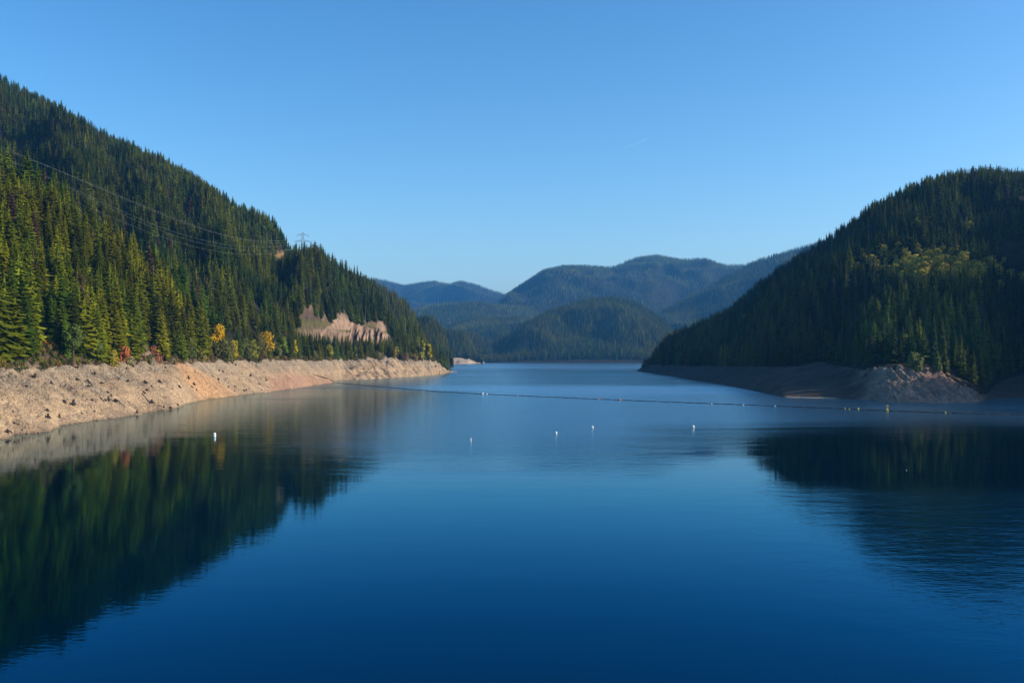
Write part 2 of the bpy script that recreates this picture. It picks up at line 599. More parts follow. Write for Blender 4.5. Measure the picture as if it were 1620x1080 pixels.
# spur that carries the pylon, with the cliff above the shore
baseC = [(345, 572, 1060), (400, 570, 1195), (460, 569, 1345), (520, 570, 1575), (545, 571, 1745), (620, 569, 1875), (680, 571, 2065), (700, 578, 2200), (712, 588, 2365)]
cb = [(345, 571, 1100), (400, 568, 1240), (460, 565, 1420), (480, 563, 1520), (545, 563, 1800), (620, 562, 1930), (680, 569, 2120), (700, 578, 2260), (712, 590, 2400)]
ct = [(345, 571, 1110), (400, 564, 1260), (455, 552, 1450), (468, 542, 1500), (477, 508, 1560), (484, 505, 1590), (494, 512, 1630), (508, 517, 1690), (525, 517, 1730), (540, 513, 1790), (552, 518, 1840), (575, 521, 1890), (592, 517, 1925), (604, 516, 1945), (614, 535, 1960), (624, 552, 1965), (680, 566, 2140), (700, 578, 2280), (712, 591, 2410)]
crestC = lift([(345, 560, 1150), (380, 548, 1350), (400, 530, 1480), (420, 480, 1650), (438, 425, 1800), (452, 402, 1870), (466, 398, 1900), (480, 397, 1920), (500, 395, 1950), (520, 402, 1980), (550, 420, 2010), (586, 440, 2050), (603, 472, 2080), (618, 500, 2110), (645, 507, 2160), (665, 520, 2200), (680, 548, 2250), (700, 590, 2330), (712, 600, 2420)], 34)


def relief_C(P, T, px, seed):
    P = relief_hill(46, 230, skip=1.9)(P, T, px, seed)
    X, Y, Z = P[..., 0], P[..., 1], P[..., 2]
    tt = T[:, None]
    up = np.sin(np.pi * np.clip((tt - 1.95) / 1.05, 0, 1))
    for c0, a0, wl_, wr_ in ((482, 62, 20, 40), (556, 26, 22, 30), (606, 22, 16, 20)):
        d0 = px - c0
        P[..., 2] += up * (a0 * np.exp(-(d0 / np.where(d0 < 0, wl_, wr_)) ** 2))[None, :]
    cl = sm(1.0, 1.2, tt) * sm(2.02, 1.85, tt) * (sm(462, 480, px) * sm(632, 615, px))[None, :]
    d = (np.abs(fbm(X / 8.0, Z / 70.0, 4, seed + 60)) - 0.3) * 48 + fbm(X / 5.0, Z / 6.0, 3, seed + 61) * 5
    P[..., 1] += cl * d
    return P


hillC = Land('cliff_spur', [baseC, cb, ct, crestC], 345, 712, 420, [6, 36, 60, 8], relief_C, 41, 'forested spur with a pale rock cliff above the shore')


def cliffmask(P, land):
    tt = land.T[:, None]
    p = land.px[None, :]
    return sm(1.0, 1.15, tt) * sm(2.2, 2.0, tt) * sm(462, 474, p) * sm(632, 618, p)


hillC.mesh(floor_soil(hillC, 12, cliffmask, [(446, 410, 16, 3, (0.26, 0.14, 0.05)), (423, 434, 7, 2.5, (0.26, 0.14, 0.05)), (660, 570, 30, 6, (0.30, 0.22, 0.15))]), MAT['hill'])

# slopes beyond the spur
def far_land(name, tips, base_py, baseD, ncol, nrow, amp, scale, seed, h, label, mid=None, ridge=0.7, patches=()):
    p0, p1 = tips[0][0], tips[-1][0]
    crest = lift(tips, h)
    b = [(a, base_py if not callable(base_py) else base_py(a), baseD if not callable(baseD) else baseD(a)) for a in np.linspace(p0, p1, 24)]
    rows = [b] + ([lift(mid, h)] if mid else []) + [crest]
    ld = Land(name, rows, p0, p1, ncol, [nrow] * (len(rows) - 1) + [6], relief_hill(amp, scale, ridge=ridge), seed, label)
    ld.mesh(floor_soil(ld, seed, patches=patches), MAT['hill'])
    return ld


hillE = far_land('wooded_shoulder', [(540, 425, 3000), (586, 440, 3000), (605, 450, 3000), (625, 463, 3000), (645, 478, 3000), (654, 489, 3000), (661, 512, 3000), (668, 550, 3000), (674, 580, 3000)], 566, 2500, 100, 30, 18, 250, 51, 34, 'wooded shoulder just beyond the cliff spur', patches=[(650, 503, 9, 4, (0.36, 0.25, 0.17))])
hillF = far_land('wooded_point', [(630, 512, 3900), (656, 502, 3900), (680, 499, 3900), (694, 510, 3950), (702, 523, 4000), (712, 560, 4000), (716, 580, 4000)], 567, 3500, 80, 24, 15, 260, 52, 32, 'wooded point beyond the cliff spur')
SH_F = [(630, 576.0), (676, 576.0), (700, 575.8), (740, 575.5), (760, 574.8), (769, 573.5), (774, 573.2)]
shF = [(a, b, float(shoreD(b))) for a, b in SH_F]
bankF = Land('distant_bank', [[(a, b + 2, c - 30) for a, b, c in shF], shF, [(630, 565.5, 4750), (676, 565.5, 4750), (700, 566.5, 4780), (740, 567, 4850), (757, 568, 4980), (768, 573, 5500), (774, 576, 5700)], [(630, 565, 5000), (676, 565, 5000), (740, 566, 5050), (757, 568, 5200), (768, 575, 5700), (774, 578, 5800)]], 630, 774, 260, [2, 20, 4, 3],
             relief_hill(9, 60, edge=0.2, skip=0.9), 61, 'pale bare bank of the far wooded point')
sb = (np.array([0.38, 0.30, 0.21]) + 0 * bankF.P) * (1 + 0.3 * fbm(bankF.P[..., 0] / 25, bankF.P[..., 2] / 25, 4, 3)[..., None])
bankF.mesh(sb, MAT['bank'])
hillF2 = far_land('distant_point', [(640, 530, 5100), (676, 530, 5100), (701, 522, 5100), (720, 523, 5100), (738, 526, 5150), (746, 540, 5200), (753, 556, 5250), (758, 566, 5300), (764, 578, 5400)], 568.5, 4850, 90, 20, 10, 250, 53, 32, 'low dark wooded point above the far bank')
hillF3 = far_land('hazy_low_ridge', [(690, 520, 6000), (730, 522, 6000), (752, 527, 6000), (766, 538, 6000), (776, 556, 6000), (790, 580, 6000)], 570, 5700, 60, 16, 12, 250, 54, 32, 'low hazy ridge behind the far wooded point')

hillL = far_land('round_wooded_hill', [(740, 574, 5900), (765, 556, 6000), (790, 537, 6100), (830, 510, 6200), (870, 489, 6300), (920, 474, 6400), (960, 469, 6400), (985, 471, 6400), (1010, 478, 6400), (1035, 495, 6400), (1060, 516, 6300), (1100, 540, 6200)], 573.6, 5350, 220, 70, 150, 330, 55, 34, 'rounded wooded hill across the far end of the lake', patches=[])
hillK = far_land('wooded_foothill', [(640, 560, 8000), (680, 525, 8000), (720, 508, 8000), (760, 501, 8000), (800, 498, 8000), (850, 499, 8000), (900, 502, 8000), (950, 520, 8000)], 570, 6500, 140, 40, 190, 600, 56, 34, 'low wooded foothill behind the round hill')
hillJ = far_land('long_low_ridge', [(600, 500, 9500), (650, 488, 9500), (700, 478, 9500), (750, 475, 9500), (800, 481, 9500), (850, 484, 9500), (900, 484, 9500), (980, 490, 9500)], 565, 8200, 140, 36, 100, 700, 57, 34, 'long low ridge below the distant mountains')
hillI = far_land('burnt_ridge', [(1000, 540, 8200), (1030, 500, 8300), (1060, 484, 8400), (1100, 460, 8500), (1150, 432, 8600), (1190, 412, 8700), (1230, 400, 8800), (1260, 391, 8900), (1300, 380, 9000), (1360, 370, 9000)], 573, 6600, 200, 70, 270, 700, 58, 34, 'ridge with dead standing trees descending behind the right hill')
hillH = far_land('broad_mountain', [(770, 500, 11500), (800, 466, 11500), (830, 446, 11500), (860, 426, 11500), (890, 419, 11500), (930, 419, 11500), (965, 421, 11600), (985, 414, 11700), (1005, 407, 11800), (1037, 402, 12000), (1065, 407, 12000), (1090, 409, 12000), (1115, 407, 12000), (1150, 415, 12000), (1190, 414, 12000), (1260, 400, 12000)], 540, 8800, 300, 110, 620, 1200, 59, 34, 'broad blue mountain closing the valley', ridge=0.8)
hillG = far_land('distant_mountains', [(520, 440, 16000), (560, 445, 16000), (592, 438, 16000), (615, 443, 16000), (640, 449, 16000), (668, 444, 16000), (687, 442, 16000), (712, 448, 16000), (728, 443, 16000), (750, 448, 16000), (775, 457, 16000), (802, 465, 16000), (860, 480, 16000)], 530, 12500, 200, 80, 560, 1400, 60, 34, 'hazy mountains furthest away behind the spur', ridge=0.8)

# right shore and right hill
SH_R = [(1000, 585.5), (1006, 587), (1030, 590), (1100, 602), (1150, 610), (1200, 620), (1240, 628.5), (1290, 630), (1335, 631), (1370, 632), (1395, 635), (1420, 636.5), (1500, 637), (1545, 636), (1556, 633), (1580, 630), (1620, 629), (1700, 636), (1900, 690), (2200, 790), (2600, 900)]
shR = [(a, b, float(shoreD(b))) for a, b in SH_R]
topR = [(1000, 588, 2700), (1006, 587, 2620), (1018, 581, 2500), (1032, 577, 2350), (1100, 579, 1790), (1200, 581, 1290), (1260, 580, 1150), (1300, 573, 1130), (1335, 580, 1050), (1370, 587, 960), (1400, 585, 915), (1440, 583, 915), (1485, 586, 915), (1510, 597, 905), (1535, 615, 885), (1550, 627, 890), (1560, 625, 960), (1580, 604, 1060), (1620, 592, 1110), (1800, 590, 900), (2200, 600, 560), (2600, 620, 420)]
botR = [(a, b + 9, float(CAMH * F / (b - HY)) - 8) for a, b in SH_R]
inR = [(a, b - 3.0 if a > 1010 else b + 1, c * 1.05 + 8) for a, b, c in topR]


def relief_bankR(P, T, px, seed):
    P = P.copy()
    X, Y = P[..., 0], P[..., 1]
    tt = T[:, None]
    face = sm(0.9, 1.3, tt) * (1 - sm(2.2, 3.0, tt) * 0.7)
    nose = (sm(1355, 1385, px) * sm(1565, 1545, px))[None, :]
    rk = (np.abs(fbm(X / 9.0, tt * 1.6, 4, seed)) - 0.25) * -10 + fbm(X / 4.0, Y / 4.0, 4, seed + 2) * 3.0
    n = fbm(X / 20, Y / 20, 4, seed + 4) * 2.2
    P[..., 2] += face * (n * (1 - nose) + (rk + n * 0.5) * nose)
    return P


bankR = Land('shaded_bank', [botR, shR, topR, inR], 1000, 2600, 900, [3, 44, 12, 5], relief_bankR, 71, 'bare bank and rocky nose under the dark right hill')
P = bankR.P
T2 = bankR.T[:, None] + 0 * P[..., 0]
PX = bankR.px[None, :] + 0 * T2
nz = fbm(P[..., 0] / 18, P[..., 1] / 18, 4, 79)
s = (np.array([0.08, 0.066, 0.052]) + np.array([0.22, 0.155, 0.11]) * (sm(1335, 1400, PX + nz * 40) * sm(1575, 1545, PX + nz * 20))[..., None]) * (1 + 0.3 * nz[..., None])  # shade on the bank and sun on the nose painted into their tones
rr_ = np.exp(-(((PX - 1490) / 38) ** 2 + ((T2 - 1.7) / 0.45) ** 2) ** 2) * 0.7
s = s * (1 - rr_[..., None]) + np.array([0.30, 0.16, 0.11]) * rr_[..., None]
sand = sm(1238, 1250, PX) * sm(1335, 1310, PX) * sm(1.1, 0.7, P[..., 2] + nz * .3)  # sand strip, its sunlit brightness put into the pale tone
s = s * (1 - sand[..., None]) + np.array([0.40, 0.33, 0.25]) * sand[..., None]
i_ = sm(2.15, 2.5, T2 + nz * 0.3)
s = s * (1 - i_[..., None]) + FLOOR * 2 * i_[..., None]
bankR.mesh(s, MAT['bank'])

baseM = [(a, b + 2.0, c + 4) for a, b, c in topR]
crestM = lift([(1000, 600, 2800), (1020, 590, 2700), (1026, 572, 2560), (1034, 552, 2500), (1050, 530, 2480), (1080, 514, 2440), (1110, 502, 2400), (1135, 492, 2380), (1155, 486, 2360), (1175, 468, 2330), (1200, 446, 2280), (1250, 410, 2220), (1300, 378, 2180), (1350, 345, 2150), (1400, 320, 2100), (1450, 294, 2050), (1500, 279, 2000), (1560, 270, 1950), (1600, 274, 1900), (1660, 270, 1800), (1800, 215, 1500), (2200, 90, 1200), (2600, 180, 1000)], 34)  # unseen right end shaped to shade the lower hill but spare the nose
midM = [(a, (b * 0.40 + b2 * 0.60), c) for (a, b, c), b2 in zip(
    [(a, float(np.interp(a, [q[0] for q in crestM], [q[1] for q in crestM])), float(np.exp(np.interp(a, [q[0] for q in crestM], np.log([q[2] for q in crestM])) ) * 0.5 + 0.5 * np.interp(a, [q[0] for q in topR], [q[2] for q in topR]))) for a in np.linspace(1000, 2600, 60)],
    [float(np.interp(a, [q[0] for q in baseM], [q[1] for q in baseM])) for a in np.linspace(1000, 2600, 60)])]


def relief_M(P, T, px, seed):
    a = relief_hill(150, 400, ridge=0.85)(P, T, px, seed)
    k = sm(1090, 1300, px)[None, :, None]
    P = P * (1 - k) + a * k
    tt = T[:, None]
    up = np.sin(np.pi * np.clip((tt - .75) / 1.2, 0, 1))
    for c0, sh, a0, wl_, wr_ in ((1375, 30, 55, 34, 80), (1490, 30, 55, 32, 70), (1590, 30, 55, 32, 70), (1285, 20, 40, 34, 60)):
        d0 = px[None, :] - (c0 - sh * (tt - 1))
        P[..., 2] += up * a0 * np.exp(-(d0 / np.where(d0 < 0, wl_, wr_)) ** 2)
    return P


hillM = Land('dark_wooded_hill', [baseM, midM, crestM], 1000, 2600, 420, [40, 40, 8], relief_M, 74, 'dark wooded hill falling to the lake on the right')
hillM.mesh(floor_soil(hillM, 15), MAT['hill'])

# water and ground sheets
def sheet(name, x0, x1, y0, y1, z, mat, label):
    me = bpy.data.meshes.new(name)
    me.from_pydata([(x0, y0, z), (x1, y0, z), (x1, y1, z), (x0, y1, z)], [], [(0, 1, 2, 3)])
    me.materials.append(mat)
    o = link(name, me)
    tag(o, label, kind='structure')
    return o


sheet('water', -2500, 2500, -600, 9000, 0.0, MAT['water'], 'calm deep blue lake filling the valley')
gm = simple('distant_ground', (0.05, 0.05, 0.03), 0.95, 0.002, 0.3)
sheet('ground', -60000, 60000, -3000, 90000, -14.0, gm, 'ground under the lake and the hills')

# ------------------------------------------------------------------ tree meshes
def mk(name, V, Fc, mats, midx=None, smooth=False):
    me = bpy.data.meshes.new(name)
    me.from_pydata(V, [], Fc)
    for m in mats:
        me.materials.append(m)
    if midx is not None:
        me.polygons.foreach_set('material_index', midx)
    if smooth:
        me.polygons.foreach_set('use_smooth', [True] * len(Fc))
    me.update()
    return me


def tube_path(V, Fc, pts, rad, sides=6, cap=True):
    base = len(V)
    n = len(pts)
    for i, p in enumerate(pts):
        p = Vector(p)
        d = (Vector(pts[min(i + 1, n - 1)]) - Vector(pts[max(i - 1, 0)]))
        d = d.normalized() if d.length > 1e-9 else Vector((0, 0, 1))
        a = d.orthogonal().normalized() if abs(d.z) < 0.9 else Vector((1, 0, 0)).cross(d).normalized()
        b = d.cross(a)
        r = rad[i] if hasattr(rad, '__len__') else rad
        for k in range(sides):
            t = 2 * math.pi * k / sides
            V.append(tuple(p + a * (r * math.cos(t)) + b * (r * math.sin(t))))
    for i in range(n - 1):
        for k in range(sides):
            k2 = (k + 1) % sides
            Fc.append((base + i * sides + k, base + i * sides + k2, base + (i + 1) * sides + k2, base + (i + 1) * sides + k))
    if cap:
        Fc.append(tuple(base + k for k in range(sides))[::-1])
        Fc.append(tuple(base + (n - 1) * sides + k for k in range(sides)))


TH = 34.0                                           # height of a prototype conifer


def conifer(seed, levels, per, rad=4.6, low=0.05, droop=0.30, full=0.85, gap=0.12):
    g = random.Random(seed)
    V, Fc = [], []
    lean = (g.uniform(-0.012, 0.012), g.uniform(-0.012, 0.012))
    for l in range(levels):
        t = l / (levels - 1)
        z = TH * (low + (0.975 - low) * t)
        env = (1 - t) ** full * (0.80 + 0.20 * min(1, t * 6))
        a0 = g.uniform(0, 6.28)
        n = max(4, int(per * (0.55 + 0.45 * (1 - t))))
        for k in range(n):
            if g.random() < gap:
                continue
            th = a0 + 2 * math.pi * (k + g.uniform(-.3, .3)) / n
            Lb = (rad * env + 0.35) * g.uniform(0.68, 1.18)
            zz = z + g.uniform(-0.5, 0.5) * TH / levels
            dr = droop * g.uniform(0.7, 1.4) * (1.1 - 0.9 * t)
            w = (Lb * g.uniform(0.26, 0.42) + 0.12) * min(1.0, 10.0 / per + .1)
            c, s_ = math.cos(th), math.sin(th)
            cx_, cy_ = lean[0] * zz, lean[1] * zz

            def pt(r, side, dz):
                return (cx_ + c * r - s_ * side, cy_ + s_ * r + c * side, zz + dz)
            b = len(V)
            V += [pt(0.05, 0, 0.25), pt(Lb * .45, w, -dr * Lb * .45 - w * .35), pt(Lb * .5, 0, -dr * Lb * .4 + .12),
                  pt(Lb * .45, -w, -dr * Lb * .45 - w * .35), pt(Lb, g.uniform(-.1, .1) * Lb, -dr * Lb * 0.85),
                  pt(Lb * .82, w * .55, -dr * Lb * .9 - w * .2), pt(Lb * .82, -w * .55, -dr * Lb * .9 - w * .2)]
            Fc += [(b, b + 1, b + 2), (b, b + 2, b + 3), (b + 1, b + 5, b + 2), (b + 2, b + 5, b + 4), (b + 2, b + 4, b + 6), (b + 3, b + 2, b + 6)]
    # inner needle mass, ragged
    b = len(V)
    ns = 7
    zs = [low * 1.4, 0.2, 0.5, 0.8, 1.0]
    for zf in zs:
        for k in range(ns):
            th = 2 * math.pi * k / ns + zf
            r = max(0.04, rad * 0.42 * (1 - zf) ** 0.9 * g.uniform(.8, 1.2)) * (0.35 if zf == zs[0] else 1)
            V.append((math.cos(th) * r + lean[0] * zf * TH, math.sin(th) * r + lean[1] * zf * TH, zf * TH))
    for i in range(len(zs) - 1):
        for k in range(ns):
            k2 = (k + 1) % ns
            Fc.append((b + i * ns + k, b + i * ns + k2, b + (i + 1) * ns + k2, b + (i + 1) * ns + k))
    return V, Fc


def trunk_geo(h=TH * 0.93, r=0.42, sides=6):
    V, Fc = [], []
    tube_path(V, Fc, [(0, 0, -1.5), (0, 0, 0.5), (0, 0, h * 0.5), (0, 0, h)], [r * 1.35, r, r * 0.6, 0.05], sides)
    return V, Fc


def leafy(seed, H, Rr, n, leaf, lob=6, low=0.15, cone=0.0):
    """broadleaf crown: many leaf clumps through lumpy lobes"""
    g = random.Random(seed)
    V, Fc = [], []
    lobes = []
    for i in range(lob):
        a = g.uniform(0, 6.28)
        zf = g.uniform(low + .12, 0.85)
        rr = Rr * (0.55 * (1 - abs(zf - .45)) * (1 - cone * zf))
        lobes.append((math.cos(a) * rr, math.sin(a) * rr, zf * H, Rr * g.uniform(.38, .62) * (1 - 0.6 * cone * zf)))
    lobes.append((0, 0, H * .82, Rr * .4 * (1 - 0.5 * cone)))
    lobes.append((0, 0, H * .5, Rr * .6))
    for i in range(n):
        lx, ly, lz, lr = lobes[g.randrange(len(lobes))]
        u = g.uniform(-1, 1); a = g.uniform(0, 6.28)
        q = math.sqrt(1 - u * u)
        rr = lr * g.uniform(.55, 1.08)
        c = Vector((lx + rr * q * math.cos(a), ly + rr * q * math.sin(a), max(0.1, lz + rr * u * 1.15)))
        nrm = Vector((q * math.cos(a) + g.uniform(-.6, .6), q * math.sin(a) + g.uniform(-.6, .6), u + g.uniform(-.3, .9))).normalized()
        t1 = nrm.orthogonal().normalized()
        t2 = nrm.cross(t1)
        s1, s2 = leaf * g.uniform(.6, 1.3), leaf * g.uniform(.5, 1.1)
        b = len(V)
        V += [tuple(c - t1 * s1), tuple(c + t2 * s2), tuple(c + t1 * s1 + nrm * s1 * .2), tuple(c - t2 * s2)]
        Fc += [(b, b + 1, b + 2), (b, b + 2, b + 3)]
    return V, Fc


def limbs(seed, H, Rr):
    g = random.Random(seed)
    V, Fc = [], []
    tube_path(V, Fc, [(0, 0, -.6), (0.1, 0, H * .3), (0, .1, H * .75)], [H * .03, H * .022, H * .008], 6)
    for i in range(5):
        a = g.uniform(0, 6.28)
        z0 = H * g.uniform(.15, .45)
        tube_path(V, Fc, [(0, 0, z0), (math.cos(a) * Rr * .4, math.sin(a) * Rr * .4, z0 + H * .18), (math.cos(a) * Rr * .65, math.sin(a) * Rr * .65, z0 + H * .36)], [H * .012, H * .009, H * .003], 4)
    return V, Fc


# near trees: crown and trunk apart; scattered trees: joined
near_crowns, near_trunk = [], None
specs = [(1, 38, 14, 6.2, .03, .34, .74), (2, 35, 13, 7.2, .04, .40, .66), (3, 40, 13, 5.2, .06, .32, .85), (4, 33, 14, 7.6, .02, .44, .64), (5, 36, 13, 6.4, .12, .34, .72), (6, 30, 11, 5.8, .10, .34, .60, .3)]
for sp in specs:
    v, f = conifer(*sp)
    near_crowns.append(mk('crown', v, f, [MAT['leaf_o']]))
v, f = trunk_geo()
near_trunk = mk('trunk', v, f, [MAT['bark']])


def joined(name, seed, levels, per, rad, low, droop, full, leafmat):
    v, f = conifer(seed, levels, per, rad, low, droop, full)
    nleaf = len(f)
    v2, f2 = trunk_geo(sides=4)
    o = len(v)
    v = v + v2
    f = f + [tuple(i + o for i in q) for q in f2]
    me = mk(name, v, f, [leafmat, MAT['bark']], [0] * nleaf + [1] * len(f2))
    return bpy.data.objects.new(name, me)


def proto_leafy(name, seed, H, Rr, n, leaf, lob, low, cone=0.0):
    v, f = leafy(seed, H, Rr, n, leaf, lob, low, cone)
    nl = len(f)
    v2, f2 = limbs(seed, H, Rr)
    o = len(v)
    me = mk(name, v + v2, f + [tuple(i + o for i in q) for q in f2], [MAT['leaf_i'], MAT['bark']], [0] * nl + [1] * len(f2))
    return bpy.data.objects.new(name, me)


MID = [joined('mass_conifer', 101, 15, 9, 6.4, .04, .30, .70, MAT['leaf_i']),
       joined('mass_conifer', 102, 13, 9, 7.4, .05, .34, .62, MAT['leaf_i']),
       joined('mass_conifer', 103, 16, 8, 5.4, .08, .26, .82, MAT['leaf_i']),
       joined('mass_conifer', 104, 14, 9, 6.9, .03, .36, .60, MAT['leaf_i'])]
FAR = [joined('far_conifer', 201, 8, 7, 6.8, .05, .32, .7, MAT['leaf_i']),
       joined('far_conifer', 202, 7, 7, 7.8, .04, .34, .62, MAT['leaf_i']),
       joined('far_conifer', 203, 9, 6, 5.9, .08, .28, .8, MAT['leaf_i'])]
BROAD = [proto_leafy('mass_broadleaf', 301, 16, 7, 420, .85, 7, .1), proto_leafy('mass_broadleaf', 302, 14, 6, 360, .8, 6, .05)]
v, f = [], []
tube_path(v, f, [(0, 0, -1), (0, 0, 14), (.3, .1, 30)], [.5, .38, .08], 4)
for k in range(10):
    a, z = k * 2.4, 9 + k * 1.9
    tube_path(v, f, [(0, 0, z), (math.cos(a) * 2.2 * (1.2 - k / 12), math.sin(a) * 2.2 * (1.2 - k / 12), z + .3)], [.12, .04], 3)
SNAG = [bpy.data.objects.new('snag', mk('snag', v, f, [MAT['snag']]))]
for ic in range(1):
    bm_v = []
rv, rf = [], []
gg = random.Random(5)
phi = (1 + 5 ** .5) / 2
ico = [(-1, phi, 0), (1, phi, 0), (-1, -phi, 0), (1, -phi, 0), (0, -1, phi), (0, 1, phi), (0, -1, -phi), (0, 1, -phi), (phi, 0, -1), (phi, 0, 1), (-phi, 0, -1), (-phi, 0, 1)]
icof = [(0, 11, 5), (0, 5, 1), (0, 1, 7), (0, 7, 10), (0, 10, 11), (1, 5, 9), (5, 11, 4), (11, 10, 2), (10, 7, 6), (7, 1, 8), (3, 9, 4), (3, 4, 2), (3, 2, 6), (3, 6, 8), (3, 8, 9), (4, 9, 5), (2, 4, 11), (6, 2, 10), (8, 6, 7), (9, 8, 1)]


def stone_obj(seed):
    g = random.Random(seed)
    V = []
    for p in ico:
        k = g.uniform(.32, .62)
        V.append((p[0] * k * 1.15, p[1] * k, p[2] * k * .7))
    return bpy.data.objects.new('stone', mk('stone', V, icof, [MAT['stone']]))


STONE = [stone_obj(k) for k in range(3)]
MAT['nose'] = simple('brown_grey_rock', (0.27, 0.20, 0.15), 0.95, 0.8, 0.4)
NSTONE = [stone_obj(k + 7) for k in range(3)]
for _q in NSTONE:
    _q.data.materials[0] = MAT['nose']


def scatter_object(name, pts, protos, idx, scale, tint, label, cat=None):
    n = len(pts)
    me = bpy.data.meshes.new(name)
    me.vertices.add(n)
    me.vertices.foreach_set('co', np.asarray(pts, np.float32).reshape(-1))
    g = np.random.default_rng(n)
    for nm, ty, val in (('idx', 'INT', idx), ('rz', 'FLOAT', g.random(n) * 6.28)):
        at = me.attributes.new(nm, ty, 'POINT')
        at.data.foreach_set('value', np.asarray(val, np.int32 if ty == 'INT' else np.float32))
    at = me.attributes.new('sc', 'FLOAT_VECTOR', 'POINT')
    at.data.foreach_set('vector', np.asarray(scale, np.float32).reshape(-1))
    at = me.attributes.new('tint', 'FLOAT_COLOR', 'POINT')
    t4 = np.ones((n, 4), np.float32)
    t4[:, :3] = tint
    at.data.foreach_set('color', t4.reshape(-1))
    me.materials.append(MAT['leaf_i'])
    ng = bpy.data.node_groups.new(name + '_scatter', 'GeometryNodeTree')
    ng.interface.new_socket('Geometry', in_out='INPUT', socket_type='NodeSocketGeometry')
    ng.interface.new_socket('Geometry', in_out='OUTPUT', socket_type='NodeSocketGeometry')
    nd = ng.nodes
    gi, go = nd.new('NodeGroupInput'), nd.new('NodeGroupOutput')
    jn = nd.new('GeometryNodeJoinGeometry')

    def attr(nm, ty):
        a = nd.new('GeometryNodeInputNamedAttribute')
        a.data_type = ty
        a.inputs['Name'].default_value = nm
        return a.outputs['Attribute']
    ai, ar, asx = attr('idx', 'INT'), attr('rz', 'FLOAT'), attr('sc', 'FLOAT_VECTOR')
    cmb = nd.new('ShaderNodeCombineXYZ')
    ng.links.new(ar, cmb.inputs['Z'])
    e2r = nd.new('FunctionNodeEulerToRotation')
    ng.links.new(cmb.outputs[0], e2r.inputs[0])
    for k, pr in enumerate(protos):
        oi = nd.new('GeometryNodeObjectInfo')
        oi.inputs['Object'].default_value = pr
        oi.inputs['As Instance'].default_value = True
        cp = nd.new('FunctionNodeCompare')
        cp.data_type = 'INT'
        cp.operation = 'EQUAL'
        ng.links.new(ai, cp.inputs[2])
        cp.inputs[3].default_value = k
        ip = nd.new('GeometryNodeInstanceOnPoints')
        ng.links.new(gi.outputs[0], ip.inputs['Points'])
        ng.links.new(cp.outputs[0], ip.inputs['Selection'])
        ng.links.new(oi.outputs['Geometry'], ip.inputs['Instance'])
        ng.links.new(e2r.outputs[0], ip.inputs['Rotation'])
        ng.links.new(asx, ip.inputs['Scale'])
        ng.links.new(ip.outputs[0], jn.inputs[0])
    ng.links.new(jn.outputs[0], go.inputs[0])
    o = link(name, me)
    md = o.modifiers.new('scatter', 'NODES')
    md.node_group = ng
    tag(o, label, None, kind='stuff')
    return o


GREEN = np.array([0.054, 0.072, 0.0085])
def tints(pts, seed, base=GREEN, yel=0.5, var=0.35, patch=90.0):
    g = np.random.default_rng(seed)
    n = len(pts)
    p = fbm(pts[:, 0] / patch, pts[:, 1] / patch, 3, seed)
    w = np.clip(0.5 + p * 0.9 + g.normal(0, .22, n), 0, 1)[:, None]
    olive = base * np.array([1.45, 1.12, 0.75])
    blue = base * np.array([0.50, 0.72, 1.15])
    c = blue * (1 - w) + olive * w * 1.0
    c = c * np.exp(g.normal(0, var * .8, n) + 0.55 * fbm(pts[:, 0] / patch / 1.7 + 9, pts[:, 1] / patch / 1.7, 3, seed + 5))[:, None]
    o = g.random(n)
    c[o < .035] = np.array([0.085, 0.055, 0.03])
    c[(o > .035) & (o < .06)] *= np.array([1.7, 1.35, 1.0])
    return np.clip(c, 0.004, 0.3)


def scales(n, seed, h=1.0, sd=0.22):
    g = np.random.default_rng(seed)
    s = np.clip(g.normal(h, sd, n), h * .35, h * 1.35)
    w = s * g.uniform(.78, 1.22, n)
    return np.stack([w, w, s], -1)


# ------------------------------------------------------------------ surface lookup for things on the left bank
bank_flat = bankL.P.reshape(-1, 3)
bank_T = (bankL.T[:, None] + 0 * bankL.P[..., 0]).reshape(-1)
bx_, by_ = ppx(bank_flat)
bankR_flat = bankR.P.reshape(-1, 3)
brx, bry = ppx(bankR_flat)
brT = (bankR.T[:, None] + 0 * bankR.P[..., 0]).reshape(-1)


def on_bank(px, py):
    m = (bank_T <= 3) & (bank_T >= 0.9)
    d = ((bx_ - px) ** 2 + (by_ - py) ** 2) + (~m) * 1e9
    return bank_flat[int(np.argmin(d))].copy()


def on_bankR(px, py):
    m = (brT <= 3) & (brT >= 0.9)
    d = ((brx - px) ** 2 + (bry - py) ** 2) + (~m) * 1e9
    return bankR_flat[int(np.argmin(d))].copy()


# ------------------------------------------------------------------ forests
def clearing(pts, holes):
    x, y = ppx(pts)
    k = np.ones(len(pts))
    for a, b, ra, rb in holes:
        k *= 1 - 0.95 * np.exp(-(((x - a) / ra) ** 2 + ((y - b) / rb) ** 2) ** 2)
    return k


